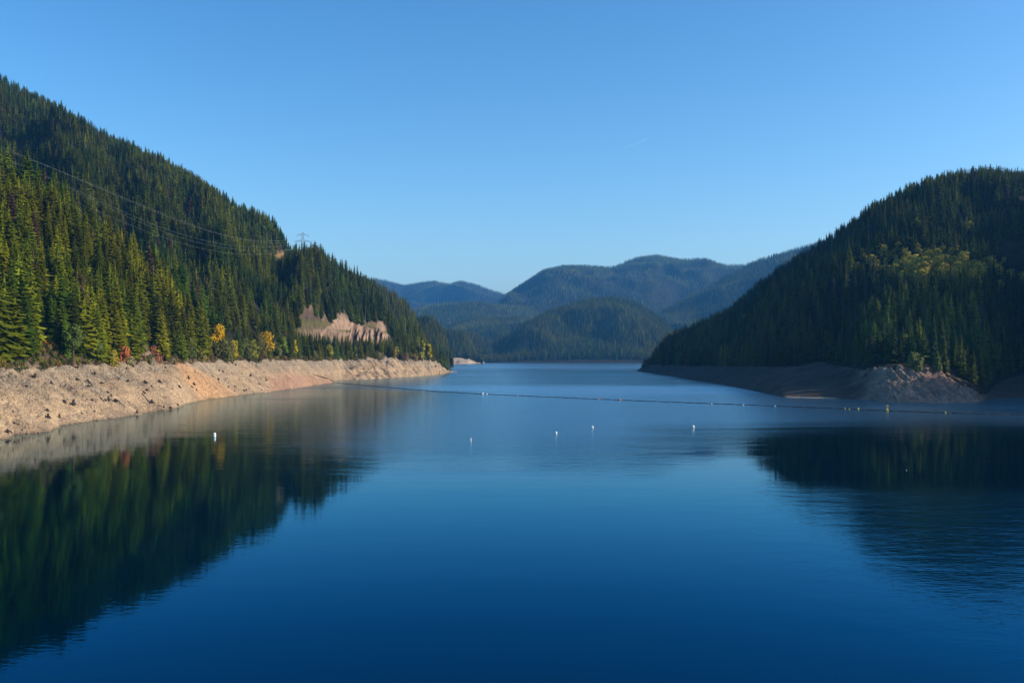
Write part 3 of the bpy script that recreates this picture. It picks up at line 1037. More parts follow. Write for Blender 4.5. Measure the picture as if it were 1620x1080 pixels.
ptsA = hillA.scatter(8.6, 0.015, 1.05, 1, lambda p: clearing(p, [(6, 545, 12, 14)]) * 0.97, maxslope=3)
ptsB = hillB.scatter(10.6, 0.05, 1.04, 2, lambda p: clearing(p, [(440, 410, 18, 6), (420, 436, 10, 4), (350, 455, 8, 4), (228, 305, 20, 6)]) * 0.96)
ptsC = hillC.scatter(9.4, 2.02, 3.05, 3, lambda p: clearing(p, [(444, 413, 18, 5), (422, 437, 9, 4)]) * 0.97)
ptsC0 = hillC.scatter(6.0, 0.15, 1.05, 4, lambda p: 0.78 * clearing(p, []))
BSPOT = [(72, 576, 18, 6.5), (60, 580, 7, 3.5), (115, 579, 32, 7), (118, 580, 7, 4.0), (22, 582, 3.2, 8), (180, 580, 12, 7), (195, 577, 16, 5.5), (242, 575, 15, 9), (226, 576, 9, 5), (207, 577, 6, 4.5), (342, 569, 40, 13), (354, 571, 23, 14), (367, 570, 24, 8), (386, 569, 28, 11), (399, 569, 25, 9), (410, 568, 33, 12), (421, 568, 38, 11), (449, 568, 34, 9), (467, 567, 30, 5), (520, 569, 26, 9), (668, 571, 48, 9), (679, 572, 42, 8), (640, 570, 14, 10), (600, 569, 13, 10), (435, 568, 26, 9), (300, 573, 24, 8), (318, 571, 11, 6), (498, 569, 12, 8), (560, 569, 24, 9), (625, 569, 26, 9), (655, 571, 14, 8), (150, 578, 22, 6.5)]


def room(p):
    """no fir stands on or directly before a broadleaf tree of the bank top"""
    k = np.ones(len(p), bool)
    x, y = ppx(p)
    for px, py, h, w in BSPOT:
        if h < 5:
            continue
        q = on_bank(px, py)
        k &= ~((np.abs(x - px) < (w * .6 + 1.5) * F / q[1]) & (p[:, 1] < q[1] + w * 0.8))
    return p[k]


ptsA, ptsC0 = room(ptsA), room(ptsC0)
keepB = ppx(ptsB)[0] > -330
ptsB = ptsB[keepB]
ptsA = ptsA[ppx(ptsA)[0] > -330]

# trees nearer than 1.3 km are candidates for trees of their own; a coarse depth buffer tells which ones show
cand = []


def sizes(pts, seed, h, sd=0.22):
    return scales(len(pts), seed, h, sd)


def edge_small(pts, land_pts, a):
    return a


scA = sizes(ptsA, 11, 1.06, .24)
scA *= (1 + 0.22 * np.exp(-((ptsA[:, 2] - 36) / 22) ** 2))[:, None]
xA, yA = ppx(ptsA)
scC = sizes(ptsC, 13, 0.94)
scC0 = sizes(ptsC0, 14, 0.84, .34)
scB = sizes(ptsB, 12, 0.82) * np.array([1.12, 1.12, 1])
tA = tints(ptsA, 31, GREEN * np.array([2.0, 1.85, .75]))
tB = tints(ptsB, 32, GREEN * np.array([1.1, 1.15, 1]))
tC = tints(ptsC, 33, GREEN * 1.15)
tC0 = tints(ptsC0, 34, GREEN * 1.1)

BW, BH, Q = 1620 // 3, 1080 // 3, 3
zb = np.zeros((BH, BW), bool)
allp = np.concatenate([ptsA, ptsC, ptsC0, ptsB])
alls = np.concatenate([scA, scC, scC0, scB])
allt = np.concatenate([tA, tC, tC0, tB])
src = np.concatenate([np.zeros(len(ptsA)), np.ones(len(ptsC)), np.full(len(ptsC0), 2), np.full(len(ptsB), 3)]).astype(int)
X_, Y_ = ppx(allp)
hh = alls[:, 2] * TH * F / allp[:, 1]
order = np.argsort(allp[:, 1])
vis = np.zeros(len(allp))
for i in order:
    if allp[i, 1] > 1900:
        break
    if X_[i] < 6 or X_[i] > 1610:
        continue
    y1 = int(Y_[i] / Q)
    y0 = int((Y_[i] - hh[i]) / Q)
    hw = alls[i, 0] * 4.6 * F / allp[i, 1] / Q
    cnt = 0
    for yy in range(max(0, y0), min(BH, y1 + 1)):
        fr = (yy - y0 + .5) / max(1, y1 - y0 + 1)
        a = max(0, int(X_[i] / Q - hw * fr))
        b = min(BW, int(X_[i] / Q + hw * fr) + 1)
        seg = zb[yy, a:b]
        cnt += (~seg).sum()
        seg[:] = True
    vis[i] = cnt
chosen = np.argsort(-vis)[:296]
print('individual conifers', len(chosen), 'smallest visible', vis[chosen[-1]] * 9)

ORD = ['first', 'second', 'third', 'fourth', 'fifth', 'sixth', 'seventh', 'eighth', 'ninth', 'tenth', 'eleventh', 'twelfth', 'thirteenth', 'fourteenth', 'fifteenth', 'sixteenth']
MARKS = [(0, 30, 'beside the bare cut'), (30, 58, 'above the dark low tree'), (58, 78, 'above the orange shrub'), (78, 100, 'just past the orange shrub'),
         (100, 125, 'past the slim broadleaf tree'), (125, 158, 'before the yellow-green bush'), (158, 183, 'above the yellow-green bush'),
         (183, 210, 'above the scarlet shrub'), (210, 235, 'between scarlet and rust shrubs'), (235, 262, 'above the rust-red shrub'), (262, 290, 'above the orange earth slip'),
         (290, 318, 'past the orange earth slip'), (318, 345, 'behind the golden tree'), (345, 375, 'above the golden tree'), (375, 405, 'above the olive bushes'), (405, 432, 'above the amber tree'),
         (432, 470, 'above the red silt fan'), (470, 505, 'at the near end of the cliff'), (505, 545, 'in front of the middle cliff'), (545, 590, 'in front of the far cliff'), (590, 640, 'past the far end of the cliff'), (640, 760, 'near the tip of the point')]


def hue(c):
    r = c[0] / c[1]
    lum = c[1]
    if r > 0.80: h = 'olive'
    elif r > 0.62: h = 'mid-green'
    else: h = 'blue-green'
    if lum > 0.095: h = 'bright ' + h
    elif lum < 0.05: h = 'dark ' + h
    return h


names_cnt = {}
ch = sorted(chosen, key=lambda i: -Y_[i])           # from the water upwards
for n_, i in enumerate(ch):
    hgt = alls[i, 2] * TH
    sz = 'tall' if hgt > 39 else ('small' if hgt < 27 else 'middling')
    mark = next((m for a, b, m in MARKS if a <= X_[i] < b), 'on the near slope')
    zone = 'along the bank top' if Y_[i] > 552 else ('low on the slope' if Y_[i] > 500 else ('partway upslope' if Y_[i] > 420 else 'far upslope'))
    key = (sz, hue(allt[i]), mark, zone)
    k = names_cnt.get(key, 0)
    names_cnt[key] = k + 1
    label = f'{ORD[min(k, 15)] + " " if k else ""}{sz} {key[1]} fir {mark} {zone}'
    t = empty('conifer_tree', tuple(allp[i]), rng.random() * 6.28, tuple(alls[i]))
    tag(t, label, 'tree', 'conifers standing on the near shore and slope')
    link('trunk', near_trunk, t)
    c = link('crown', near_crowns[rng.integers(len(near_crowns))], t)
    c.color = (*[float(q) for q in allt[i]], 1.0)

rest = np.ones(len(allp), bool)
rest[chosen] = False
for k, (nm, lab) in enumerate([('conifer_forest', 'dense green conifer forest behind the front trees of the near slope'), ('conifer_forest', 'conifer forest covering the spur under the pylon'), ('conifer_forest', 'young conifers lining the bank below the cliff'), ('conifer_forest', 'conifer forest covering the high mountain')]):
    m = rest & (src == k)
    if k == 2:
        continue
    mm = m if k != 1 else rest & ((src == 1) | (src == 2))
    n = mm.sum()
    g = np.random.default_rng(50 + k)
    idx = g.integers(0, len(MID), n)
    u_ = g.random(n)
    idx = np.where(u_ < .012, 4, np.where(u_ < (.14 if k == 0 else .07), 5, idx))
    alls[mm] = np.where((idx == 5)[:, None], alls[mm] * 1.15, alls[mm])
    scatter_object(nm, allp[mm], MID + SNAG + BROAD[:1], idx, alls[mm], allt[mm], lab)


def forest(land, spacing, t0, t1, seed, label, protos, h=0.95, base=GREEN, dens=None, kinds=None, x0=-1e9, x1=1e9):
    p = land.scatter(spacing, t0, t1, seed, dens)
    x, y = ppx(p)
    p = p[(x > x0) & (x < x1)]
    n = len(p)
    g = np.random.default_rng(seed + 900)
    idx = g.integers(0, len(protos), n) if kinds is None else kinds(p, g)
    scatter_object('conifer_forest', p, protos, idx, scales(n, seed, h), tints(p, seed, base, patch=90 if spacing < 10 else 200), label)
    return n


ME = MID + BROAD
tot = 0
tot += forest(hillE, 8, 0.02, 1.05, 71, 'forest on the shoulder just beyond the cliff spur', FAR, dens=lambda p: clearing(p, [(650, 503, 9, 4)]))
tot += forest(hillF, 8, 0.02, 1.05, 72, 'forest on the wooded point beyond the cliff spur', FAR)
tot += forest(hillF2, 9, 0.02, 1.05, 73, 'forest on the low point above the far bank', FAR)
tot += forest(hillF3, 10, 0.02, 1.05, 74, 'forest on the hazy low ridge behind the far point', FAR)
tot += forest(hillL, 11, 0.03, 1.04, 75, 'forest on the round hill at the far end of the lake', FAR, h=1.05)
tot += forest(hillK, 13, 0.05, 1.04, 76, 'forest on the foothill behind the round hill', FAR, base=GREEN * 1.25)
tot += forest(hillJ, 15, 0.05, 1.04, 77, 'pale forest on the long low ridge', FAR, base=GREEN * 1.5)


def snagmix(p, g):
    k = g.integers(0, 3, len(p))
    n = fbm(p[:, 0] / 500, p[:, 1] / 500, 3, 4)
    return np.where(g.random(len(p)) < np.clip(0.25 + n * .6, .02, .7), 3, k)


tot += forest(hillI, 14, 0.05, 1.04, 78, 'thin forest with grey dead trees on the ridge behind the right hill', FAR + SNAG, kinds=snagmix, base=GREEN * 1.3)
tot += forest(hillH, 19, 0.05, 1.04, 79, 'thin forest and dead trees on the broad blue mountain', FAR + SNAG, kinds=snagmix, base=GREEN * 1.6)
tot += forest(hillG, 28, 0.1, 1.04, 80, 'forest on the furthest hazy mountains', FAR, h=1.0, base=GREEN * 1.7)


def kM(p, g):
    x, y = ppx(p)
    n = fbm(p[:, 0] / 60, p[:, 1] / 60, 3, 8)
    b = np.exp(-(((x - 1400) / 50) ** 2 + ((y - 425) / 18) ** 2) ** 2) + np.exp(-(((x - 1465) / 90) ** 2 + ((y - 436) / 24) ** 2) ** 2) + np.exp(-(((x - 1600) / 40) ** 2 + ((y - 435) / 26) ** 2) ** 2)
    br = g.random(len(p)) < np.clip(b * 1.5 + n * .2 - .05, 0, .97)
    return np.where(br, 4 + g.integers(0, 2, len(p)), g.integers(0, 4, len(p)))


pM = hillM.scatter(10.2, 0.03, 2.04, 81)
x, y = ppx(pM)
pM = pM[(x > 990) & (x < 2300)]
g = np.random.default_rng(8)
kk_ = kM(pM, g)
tM = tints(pM, 81, GREEN * 1.15)
br = kk_ >= 4
tM[br] = np.array([0.34, 0.27, 0.035]) * np.exp(g.normal(0, .25, br.sum()))[:, None]
sM = scales(len(pM), 82, .78) * np.array([1.12, 1.12, 1])
sM[br] *= 1.25
scatter_object('conifer_forest', pM, ME, kk_, sM, tM, 'dark conifer forest with a yellow-green patch on the right hill')
print('forest trees', len(allp), tot, len(pM))

# ------------------------------------------------------------------ autumn trees and shrubs on the bank top
def broad(name, cat, px, py, H, Rr, col, label, seed, group, n=900, leaf=.5, cone=0.0, loc=None, low=.05):
    p = on_bank(px, py) if loc is None else loc
    r = empty(name, tuple(p))
    tag(r, label, cat, group)
    v, f = limbs(seed, H, Rr)
    link('trunk', mk('trunk', v, f, [MAT['bark']]), r)
    v, f = leafy(seed, H, Rr, int(n * 1.5), leaf * 1.45, 8, low, cone)
    c = link('crown', mk('crown', v, f, [MAT['leaf_o']]), r)
    c.color = (*col, 1)
    return r


G1, G2 = 'autumn shrubs along the bank top', 'broadleaf trees along the bank top'
broad('autumn_shrub', 'shrub', 72, 576, 18, 6.5, (.42, .19, .02), 'orange shrub between dark firs at the near end of the bank', 1, G1, 500, .6)
broad('autumn_shrub', 'shrub', 60, 580, 7, 3.5, (.15, .15, .025), 'low green-orange shrub under the orange shrub', 2, G1, 400, .45)
broad('broadleaf_tree', 'tree', 115, 579, 32, 7, (.085, .115, .025), 'slim light green broadleaf tree with yellow foot among firs', 3, G2, 1400, .55)
broad('autumn_shrub', 'shrub', 118, 580, 7, 4.0, (.26, .27, .03), 'yellow-green bush at the foot of the slim broadleaf tree', 4, G1, 500, .45)
broad('green_bush', 'bush', 22, 582, 3.2, 8, (.06, .10, .02), 'low spreading green bush at the near lip of the bank', 5, 'low bushes', 500, .5)
broad('autumn_shrub', 'shrub', 180, 580, 12, 7, (.30, .24, .03), 'yellow-green shrub with orange tips beside the scarlet shrub', 6, G1, 600, .5)
broad('autumn_shrub', 'shrub', 195, 577, 16, 5.5, (.50, .15, .06), 'scarlet shrub between two firs above the bank', 7, G1, 450, .5)
broad('autumn_shrub', 'shrub', 242, 575, 15, 9, (.30, .12, .07), 'rust-red shrub left of the orange earth slip', 8, G1, 600, .5)
broad('autumn_shrub', 'shrub', 226, 576, 9, 5, (.28, .16, .08), 'small dusty-pink shrub next to the rust-red shrub', 9, G1, 350, .45)
broad('autumn_shrub', 'shrub', 207, 577, 6, 4.5, (.30, .26, .12), 'straw-coloured scrub on the bank lip past the scarlet shrub', 10, G1, 400, .4)
broad('golden_tree', 'tree', 342, 569, 40, 13, (.56, .32, .015), 'golden autumn tree leaning out from behind a dark fir', 11, G2, 1900, .75, .45)
broad('broadleaf_tree', 'tree', 354, 571, 23, 14, (.13, .125, .035), 'grey-olive round tree in front of the golden tree', 12, G2, 1500, .65)
broad('golden_tree', 'tree', 367, 570, 24, 8, (.40, .30, .02), 'yellow tree at the outer edge of the grey-olive tree', 13, G2, 700, .6)
broad('broadleaf_tree', 'tree', 386, 569, 28, 11, (.10, .11, .03), 'dull olive broadleaf tree past the golden trees', 14, G2, 1200, .7)
broad('broadleaf_tree', 'tree', 399, 569, 25, 9, (.24, .24, .03), 'lime-yellow broadleaf tree beside the dull olive one', 15, G2, 900, .65)
broad('broadleaf_tree', 'tree', 410, 568, 33, 12, (.16, .14, .04), 'khaki broadleaf tree behind the amber tree', 16, G2, 1100, .7)
broad('golden_tree', 'tree', 421, 568, 38, 11, (.52, .31, .02), 'amber autumn tree above the start of the red silt', 17, G2, 1000, .7, .3)
broad('broadleaf_tree', 'tree', 449, 568, 34, 9, (.13, .17, .02), 'narrow bright green tree above the red silt fan', 18, G2, 800, .7, .6)
broad('golden_tree', 'tree', 467, 567, 30, 5, (.48, .36, .02), 'slim yellow tree at the near end of the cliff', 19, G2, 500, .7, .4)
broad('golden_tree', 'tree', 520, 569, 26, 9, (.30, .26, .03), 'yellow-green tree below the middle of the cliff', 20, G2, 500, .8, .3)
broad('golden_tree', 'tree', 668, 571, 48, 9, (.34, .30, .03), 'tall yellow-green tree at the tip of the point', 21, G2, 600, 1.0, .7)
broad('golden_tree', 'tree', 679, 572, 42, 8, (.46, .36, .02), 'outermost yellow tree on the tip of the point', 22, G2, 450, 1.0, .6)
broad('autumn_shrub', 'shrub', 640, 570, 14, 10, (.22, .16, .07), 'brown scrub on the bank near the tip of the point', 23, G1, 500, .8)
broad('autumn_shrub', 'shrub', 600, 569, 13, 10, (.2, .17, .07), 'tan scrub below the far end of the cliff', 24, G1, 500, .8)
broad('broadleaf_tree', 'tree', 435, 568, 26, 9, (.15, .15, .035), 'olive tree between the amber tree and the bright green one', 50, G2, 900, .7)
broad('broadleaf_tree', 'tree', 300, 573, 24, 8, (.10, .12, .03), 'dull green round tree past the orange earth slip', 51, G2, 900, .6)
broad('autumn_shrub', 'shrub', 318, 571, 11, 6, (.24, .20, .05), 'straw-yellow shrub before the golden tree', 52, G1, 400, .5)
broad('autumn_shrub', 'shrub', 498, 569, 12, 8, (.20, .17, .05), 'dull yellow shrub below the near part of the cliff', 53, G1, 400, .7)
broad('broadleaf_tree', 'tree', 560, 569, 24, 9, (.13, .14, .04), 'grey-green broadleaf tree below the cliff notch', 54, G2, 500, .9)
broad('golden_tree', 'tree', 625, 569, 26, 9, (.26, .21, .04), 'mustard tree past the far end of the cliff', 55, G2, 450, 1.0)
broad('autumn_shrub', 'shrub', 655, 571, 14, 8, (.28, .18, .06), 'russet shrub just before the tall yellow-green tree', 56, G1, 400, .8)
broad('broadleaf_tree', 'tree', 150, 578, 22, 6.5, (.11, .14, .03), 'rounded light green tree before the yellow-green shrub', 57, G2, 900, .55)
for k, (px, h, lab) in enumerate([(704, 34, 'yellow tree at the near end of the far bank'), (726, 24, 'amber tree in the middle of the far bank'), (742, 26, 'yellow tree near the end of the far bank')]):
    D = 4900
    X0, Y0, Z0 = world_pt(px, 567, D)
    broad('golden_tree', 'tree', px, 566, h, 8, (.42, .31, .03), lab, 30 + k, 'yellow trees on the far bank', 200, 2.4, .4, loc=(X0, Y0, Z0))

# low undergrowth between the trunks along the bank lip
ug = np.concatenate([bankL.scatter(3.0, 2.05, 2.9, 95, lambda p: np.clip(.7 + fbm(p[:, 0] / 20, p[:, 1] / 20, 3, 9), 0, 1), maxslope=9), hillA.scatter(4.5, 0.0, 0.25, 96, maxslope=9), hillC.scatter(5.0, 0.0, 1.0, 97, maxslope=9)])
x, y = ppx(ug)
ug = ug[(x > -60) & (x < 700)]
g = np.random.default_rng(17)
pal = np.array([(.06, .085, .02), (.10, .11, .03), (.16, .14, .05), (.20, .13, .06), (.12, .10, .05), (.28, .17, .04)])
cu = pal[np.clip((g.random(len(ug)) * 6 + 1.2 * fbm(ug[:, 0] / 30, ug[:, 1] / 30, 2, 3)).astype(int), 0, 5)] * np.exp(g.normal(0, .2, len(ug)))[:, None]
su = g.uniform(.12, .32, len(ug))
scatter_object('undergrowth', ug, BROAD, g.integers(0, 2, len(ug)), np.stack([su * 1.3, su * 1.3, su], -1), cu, 'low autumn-tinted undergrowth along the top of the bare bank')

# trees on the rocky nose, right
def own_conifer(loc, h, w, col, label, group, mesh):
    t = empty('conifer_tree', tuple(loc), rng.random() * 6.28, (w, w, h))
    tag(t, label, 'tree', group)
    link('trunk', near_trunk, t)
    c = link('crown', near_crowns[mesh], t)
    c.color = (*col, 1)


GN_ = 'trees on the rocky nose'
for px, py, D, h, w, col, lab, mi in [
    (1478, 587, 935, 1.60, 1.05, (.055, .075, .022), 'tallest fir on the rocky nose, twin of the one beside it', 2),
    (1491, 589, 925, 1.55, 1.1, (.075, .09, .02), 'tall fir at the outer edge of the rocky nose', 0),
    (1499, 588, 950, 1.15, .9, (.05, .07, .02), 'shorter fir behind the outermost tall fir on the rocky nose', 2),
    (1462, 585, 960, 1.35, .9, (.04, .06, .02), 'slim dark fir behind the two tall ones on the rocky nose', 2)]:
    own_conifer(world_pt(px, py, D), h, w, col, lab, GN_, mi)
broad('broadleaf_tree', 'tree', 0, 0, 17, 9, (.13, .14, .035), 'spreading pale green tree at the inner side of the rocky nose', 41, GN_, 1100, .9, .35, loc=world_pt(1447, 586, 915), low=.02)
broad('broadleaf_tree', 'tree', 0, 0, 20, 5.5, (.10, .12, .03), 'upright pale green tree between the spreading one and the firs', 42, GN_, 900, .8, .5, loc=world_pt(1482, 588, 912), low=.0)

# ------------------------------------------------------------------ stumps, driftwood and stones on the bank
def stump_mesh(seed):
    g = random.Random(seed)
    V, Fc = [], []
    h = g.uniform(1.0, 1.9)
    tube_path(V, Fc, [(0, 0, -.4), (0, 0, .5), (g.uniform(-.3, .3), g.uniform(-.2, .2), h)], [.75, .5, .42], 7)
    n = g.randint(5, 7)
    for k in range(n):
        a = 6.28 * (k + g.uniform(-.3, .3)) / n
        r = g.uniform(1.1, 2.2)
        tube_path(V, Fc, [(0, 0, .55), (math.cos(a) * r * .45, math.sin(a) * r * .45, .55), (math.cos(a + .2) * r, math.sin(a + .2) * r, -.5)], [.28, .2, .08], 5)
    return V, Fc


st_m = []
for k in range(5):
    v, f = stump_mesh(k)
    st_m.append(mk('tree_stump', v, f, [MAT['stump']], smooth=True))
stumps = [(81, 608), (122, 601), (56, 597), (62, 598), (203, 604), (150, 592), (100, 637), (116, 640), (145, 633), (170, 622), (176, 627), (183, 634), (172, 633), (214, 576), (211, 580), (200, 583),
          (239, 611), (228, 621), (232, 618), (253, 605), (272, 617), (283, 613), (298, 599), (303, 613), (310, 617), (307, 608), (262, 582), (309, 590), (229, 606), (252, 604), (241, 638), (251, 643), (259, 644), (269, 645), (281, 641), (217, 653),
          (333, 621), (345, 600), (355, 602), (347, 586), (353, 588), (368, 574), (373, 577), (383, 591), (395, 595), (397, 594), (412, 598), (420, 599), (421, 602), (410, 607), (371, 619), (386, 618), (389, 617), (413, 617), (424, 613), (372, 611), (403, 573), (427, 571),
          (12, 684), (60, 688), (76, 661), (24, 670), (20, 652), (42, 611), (51, 607), (8, 600), (74, 650), (93, 660), (130, 655), (150, 650), (188, 600), (140, 612), (96, 612), (160, 606), (336, 596), (361, 612)]
SM = [('by the waterline', 0.35), ('halfway up the bank', 0.8), ('near the top of the bank', 9)]
lm = [(0, 60, 'below the spreading green bush'), (60, 100, 'below the orange shrub'), (100, 140, 'below the slim broadleaf tree'), (140, 180, 'short of the scarlet shrub'), (180, 220, 'below the scarlet shrub'),
      (220, 262, 'below the rust-red shrub'), (262, 300, 'near the top of the orange slip'), (300, 330, 'beside the orange slip'), (330, 370, 'below the golden tree'), (370, 400, 'below the olive trees'), (400, 440, 'before the red silt fan')]
cnt = {}
for k, (px, py) in enumerate(stumps):
    p = on_bank(px, py)
    ysh = np.interp(px, [a for a, b in SH_L], [b for a, b in SH_L])
    rel = (ysh - py) / (ysh - 575)
    pos = 'at the waterline' if rel < .15 else ('low on the bank' if rel < .45 else ('halfway up the bank' if rel < .75 else 'high on the bank'))
    mark = next((m for a, b, m in lm if a <= px < b), 'on the bank')
    key = (pos, mark)
    c_ = cnt.get(key, 0)
    cnt[key] = c_ + 1
    s_ = float(rng.uniform(.65, 1.35)) * (1.3 if k < 30 else 1.05)
    o = link('tree_stump', st_m[k % 5])
    o.location = tuple(p)
    o.rotation_euler = (0, 0, float(rng.random() * 6.28))
    o.scale = (s_, s_, s_)
    szw = 'large' if s_ > 1.3 else ('small' if s_ < .95 else 'mid-sized')
    tag(o, f'{ORD[c_] + " " if c_ else ""}{szw} dark root-splayed stump {pos}, {mark}', 'tree stump', 'dark stumps on the bare bank')

logs = [((139, 600), (146, 611), .35, 'stump', 'dark fallen log pointing downslope below the slim broadleaf tree'),
        ((168, 594), (176, 592), .3, 'driftwood', 'short bleached log near the top of the bank before the scarlet shrub'),
        ((400, 591), (410, 597), .35, 'stump', 'dark thin log lying below the amber tree'),
        ((410, 597), (418, 605), .3, 'stump', 'dark thin log just below another near the silt'),
        ((345, 603), (349, 608), .3, 'stump', 'short dark log below the golden tree'),
        ((153, 623), (166, 637), .4, 'stump', 'long dark log slanting to the waterline short of the scarlet shrub'),
        ((225, 622), (238, 640), .3, 'stump', 'thin dark root trail below the rust-red shrub'),
        ((265, 585), (274, 592), .3, 'stump', 'dark log high on the bank left of the orange slip')]
for a, b, r, mt, lab in logs:
    p, q = Vector(on_bank(*a)), Vector(on_bank(*b))
    p.z += r * .6
    q.z += r * .6
    v, f = [], []
    mid_ = (p + q) / 2 - p
    tube_path(v, f, [(0, 0, 0), tuple(mid_ + Vector((0, 0, .25))), tuple(q - p)], [r, r * .9, r * .6], 7)
    o = link('fallen_log', mk('fallen_log', v, f, [MAT[mt]], smooth=True))
    o.location = p
    tag(o, lab, 'log', 'logs lying on the bare bank')

ps = bankL.scatter(1.9, 1.0, 2.0, 91, lambda p: np.clip(.55 + .6 * fbm(p[:, 0] / 14, p[:, 1] / 14, 3, 6), 0, 1), maxslope=9)
x, y = ppx(ps)
ps = ps[(x > -60) & (x < 700) & (ps[:, 1] < 1700)]
sz = np.random.default_rng(3).lognormal(-.95, .6, len(ps)).clip(0, .95)
scatter_object('bank_rubble', ps, STONE, np.arange(len(ps)) % 3, np.stack([sz, sz, sz * .9], -1), np.ones((len(ps), 3)), 'loose pale stones strewn over the bare bank')
psr = bankR.scatter(2.2, 1.0, 2.0, 92, None, maxslope=9)
x, y = ppx(psr)
psr = psr[(x > 1375) & (x < 1548)]
sz = np.random.default_rng(4).lognormal(-.5, .5, len(psr))
scatter_object('nose_rubble', psr, NSTONE, np.arange(len(psr)) % 3, np.stack([sz, sz, sz], -1), np.ones((len(psr), 3)), 'broken stones on the rocky nose')
print('stones', len(ps), len(psr))

# ------------------------------------------------------------------ log boom
boom_px = [(531, 605.2), (560, 608), (600, 611.5), (640, 615), (700, 619.5), (765, 623.5), (850, 627.3), (950, 631.7), (1050, 635.6), (1150, 639.4), (1250, 643.3), (1350, 647.3), (1420, 650.3), (1500, 653.3), (1570, 655.2), (1640, 656.5), (1760, 658)]
bp = []
for a, b in boom_px:
    D = float(shoreD(b))
    bp.append(Vector(((a - CX) / F * D, D, 0.12)))
dense = []
for i in range(len(bp) - 1):
    for k in range(60):
        dense.append(bp[i].lerp(bp[i + 1], k / 60))
boom = empty('log_boom', tuple(bp[0]))
tag(boom, 'long chain of dark floating logs strung across the lake', 'log boom')
v, f = [], []
tube_path(v, f, [(-5.6, 0, 0), (-2.5, .05, 0), (2.5, -.03, .02), (5.6, 0, 0)], [.30, .38, .38, .30], 8)
logm = mk('boom_log', v, f, [MAT['log']], smooth=True)
cur, seg = dense[0], 0
i = 0
nl = 0
spots = {}
while i < len(dense) - 1:
    j = i
    while j < len(dense) - 1 and (dense[j] - dense[i]).length < 12.0:
        j += 1
    a, b = dense[i], dense[j]
    m_ = (a + b) / 2
    o = link('boom_log', logm, boom)
    o.location = m_ - bp[0]
    o.rotation_euler = (0, 0, math.atan2(b.y - a.y, b.x - a.x) + rng.normal(0, .01))
    ln = (b - a).length / 12.0
    o.scale = (ln, float(rng.uniform(.85, 1.15)), float(rng.uniform(.85, 1.1)))
    nl += 1
    i = j
# beached end of the boom, running up the silt
land_pts = [Vector(on_bank(a, b)) for a, b in [(529, 604), (522, 601), (514, 598), (505, 595.5), (496, 593), (487, 590.5)]]
for a, b in zip(land_pts[:-1], land_pts[1:]):
    v, f = [], []
    tube_path(v, f, [tuple(a - bp[0] + Vector((0, 0, .5))), tuple((a + b) / 2 - bp[0] + Vector((0, 0, .8))), tuple(b - bp[0] + Vector((0, 0, .5)))], [.6, .7, .55], 8)
    link('beached_log', mk('beached_log', v, f, [MAT['log']], smooth=True), boom)


def lathe(V, Fc, prof, sides=16):
    base = len(V)
    for r, z in prof:
        for k in range(sides):
            t = 6.28318 * k / sides
            V.append((r * math.cos(t), r * math.sin(t), z))
    for i in range(len(prof) - 1):
        for k in range(sides):
            k2 = (k + 1) % sides
            Fc.append((base + i * sides + k, base + i * sides + k2, base + (i + 1) * sides + k2, base + (i + 1) * sides + k))
    Fc.append(tuple(base + k for k in range(sides))[::-1])
    Fc.append(tuple(base + (len(prof) - 1) * sides + k for k in range(sides)))


def boom_pt(px):
    i = min(range(len(dense)), key=lambda q: abs(CX + dense[q].x / dense[q].y * F - px))
    return dense[i]


def round_buoy(px, r, mat, label, group, dy=0.0):
    p = boom_pt(px)
    t = empty('boom_buoy', (p.x, p.y - .9 + dy, 0))
    tag(t, label, 'buoy', group)
    v, f = [], []
    lathe(v, f, [(r * math.sin(math.pi * k / 10) + .02, -r * math.cos(math.pi * k / 10) + r * .45) for k in range(11)])
    link('float', mk('float', v, f, [MAT[mat]], smooth=True), t)
    v, f = [], []
    lathe(v, f, [(r * .16, r * 1.3), (r * .16, r * 1.75), (r * .1, r * 1.85)], 8)
    link('lifting_eye', mk('lifting_eye', v, f, [MAT['steel']]), t)
    return t


GB = 'floats on the log boom'
round_buoy(764, 1.15, 'white', 'bright white round float on the log boom off the point', GB)
round_buoy(770, .8, 'white', 'smaller white float touching the bright one on the boom', GB)
round_buoy(819, .5, 'orange', 'tiny orange float on the boom, first past the white pair', GB)
round_buoy(857, .4, 'dark', 'tiny black float on the boom between two orange ones', GB)
round_buoy(946, .7, 'orange', 'orange float on the boom under the round hill', GB)
round_buoy(981, .95, 'orange', 'larger orange float on the boom, nearest the right point', GB)
round_buoy(1125, .45, 'white', 'tiny white float on the boom past the large orange one', GB)
round_buoy(1176, .45, 'white', 'tiny white float on the boom below the shaded shore', GB)
round_buoy(1226, .45, 'white', 'tiny white float on the boom before the sand bar', GB)
round_buoy(1336, .6, 'yellow', 'small yellow float on the boom past the sand bar', GB)
round_buoy(1343, .5, 'yellow', 'small yellow float close beside another on the boom', GB)
round_buoy(1357, .85, 'yellow', 'yellow float on the boom next to the tall yellow buoy', GB)
round_buoy(1495, .7, 'yellow', 'small yellow float on the boom below the rocky nose', GB)
# tall yellow buoy
p = boom_pt(1402)
t = empty('yellow_marker_buoy', (p.x, p.y - 1.2, 0))
tag(t, 'tall yellow marker buoy on the boom below the rocky nose', 'buoy')
v, f = [], []
lathe(v, f, [(.6, -.5), (1.0, -.2), (1.15, .5), (1.15, .9), (.8, 1.3), (.35, 1.5)])
link('hull', mk('hull', v, f, [MAT['yellow']], smooth=True), t)
v, f = [], []
lathe(v, f, [(.28, 1.5), (.22, 2.8)], 8)
link('mast', mk('mast', v, f, [MAT['yellow']]), t)
v, f = [], []
lathe(v, f, [(.3, 2.8), (1.1, 3.0), (1.1, 3.7), (.2, 4.0)], 10)
link('topmark', mk('topmark', v, f, [MAT['yellow']]), t)


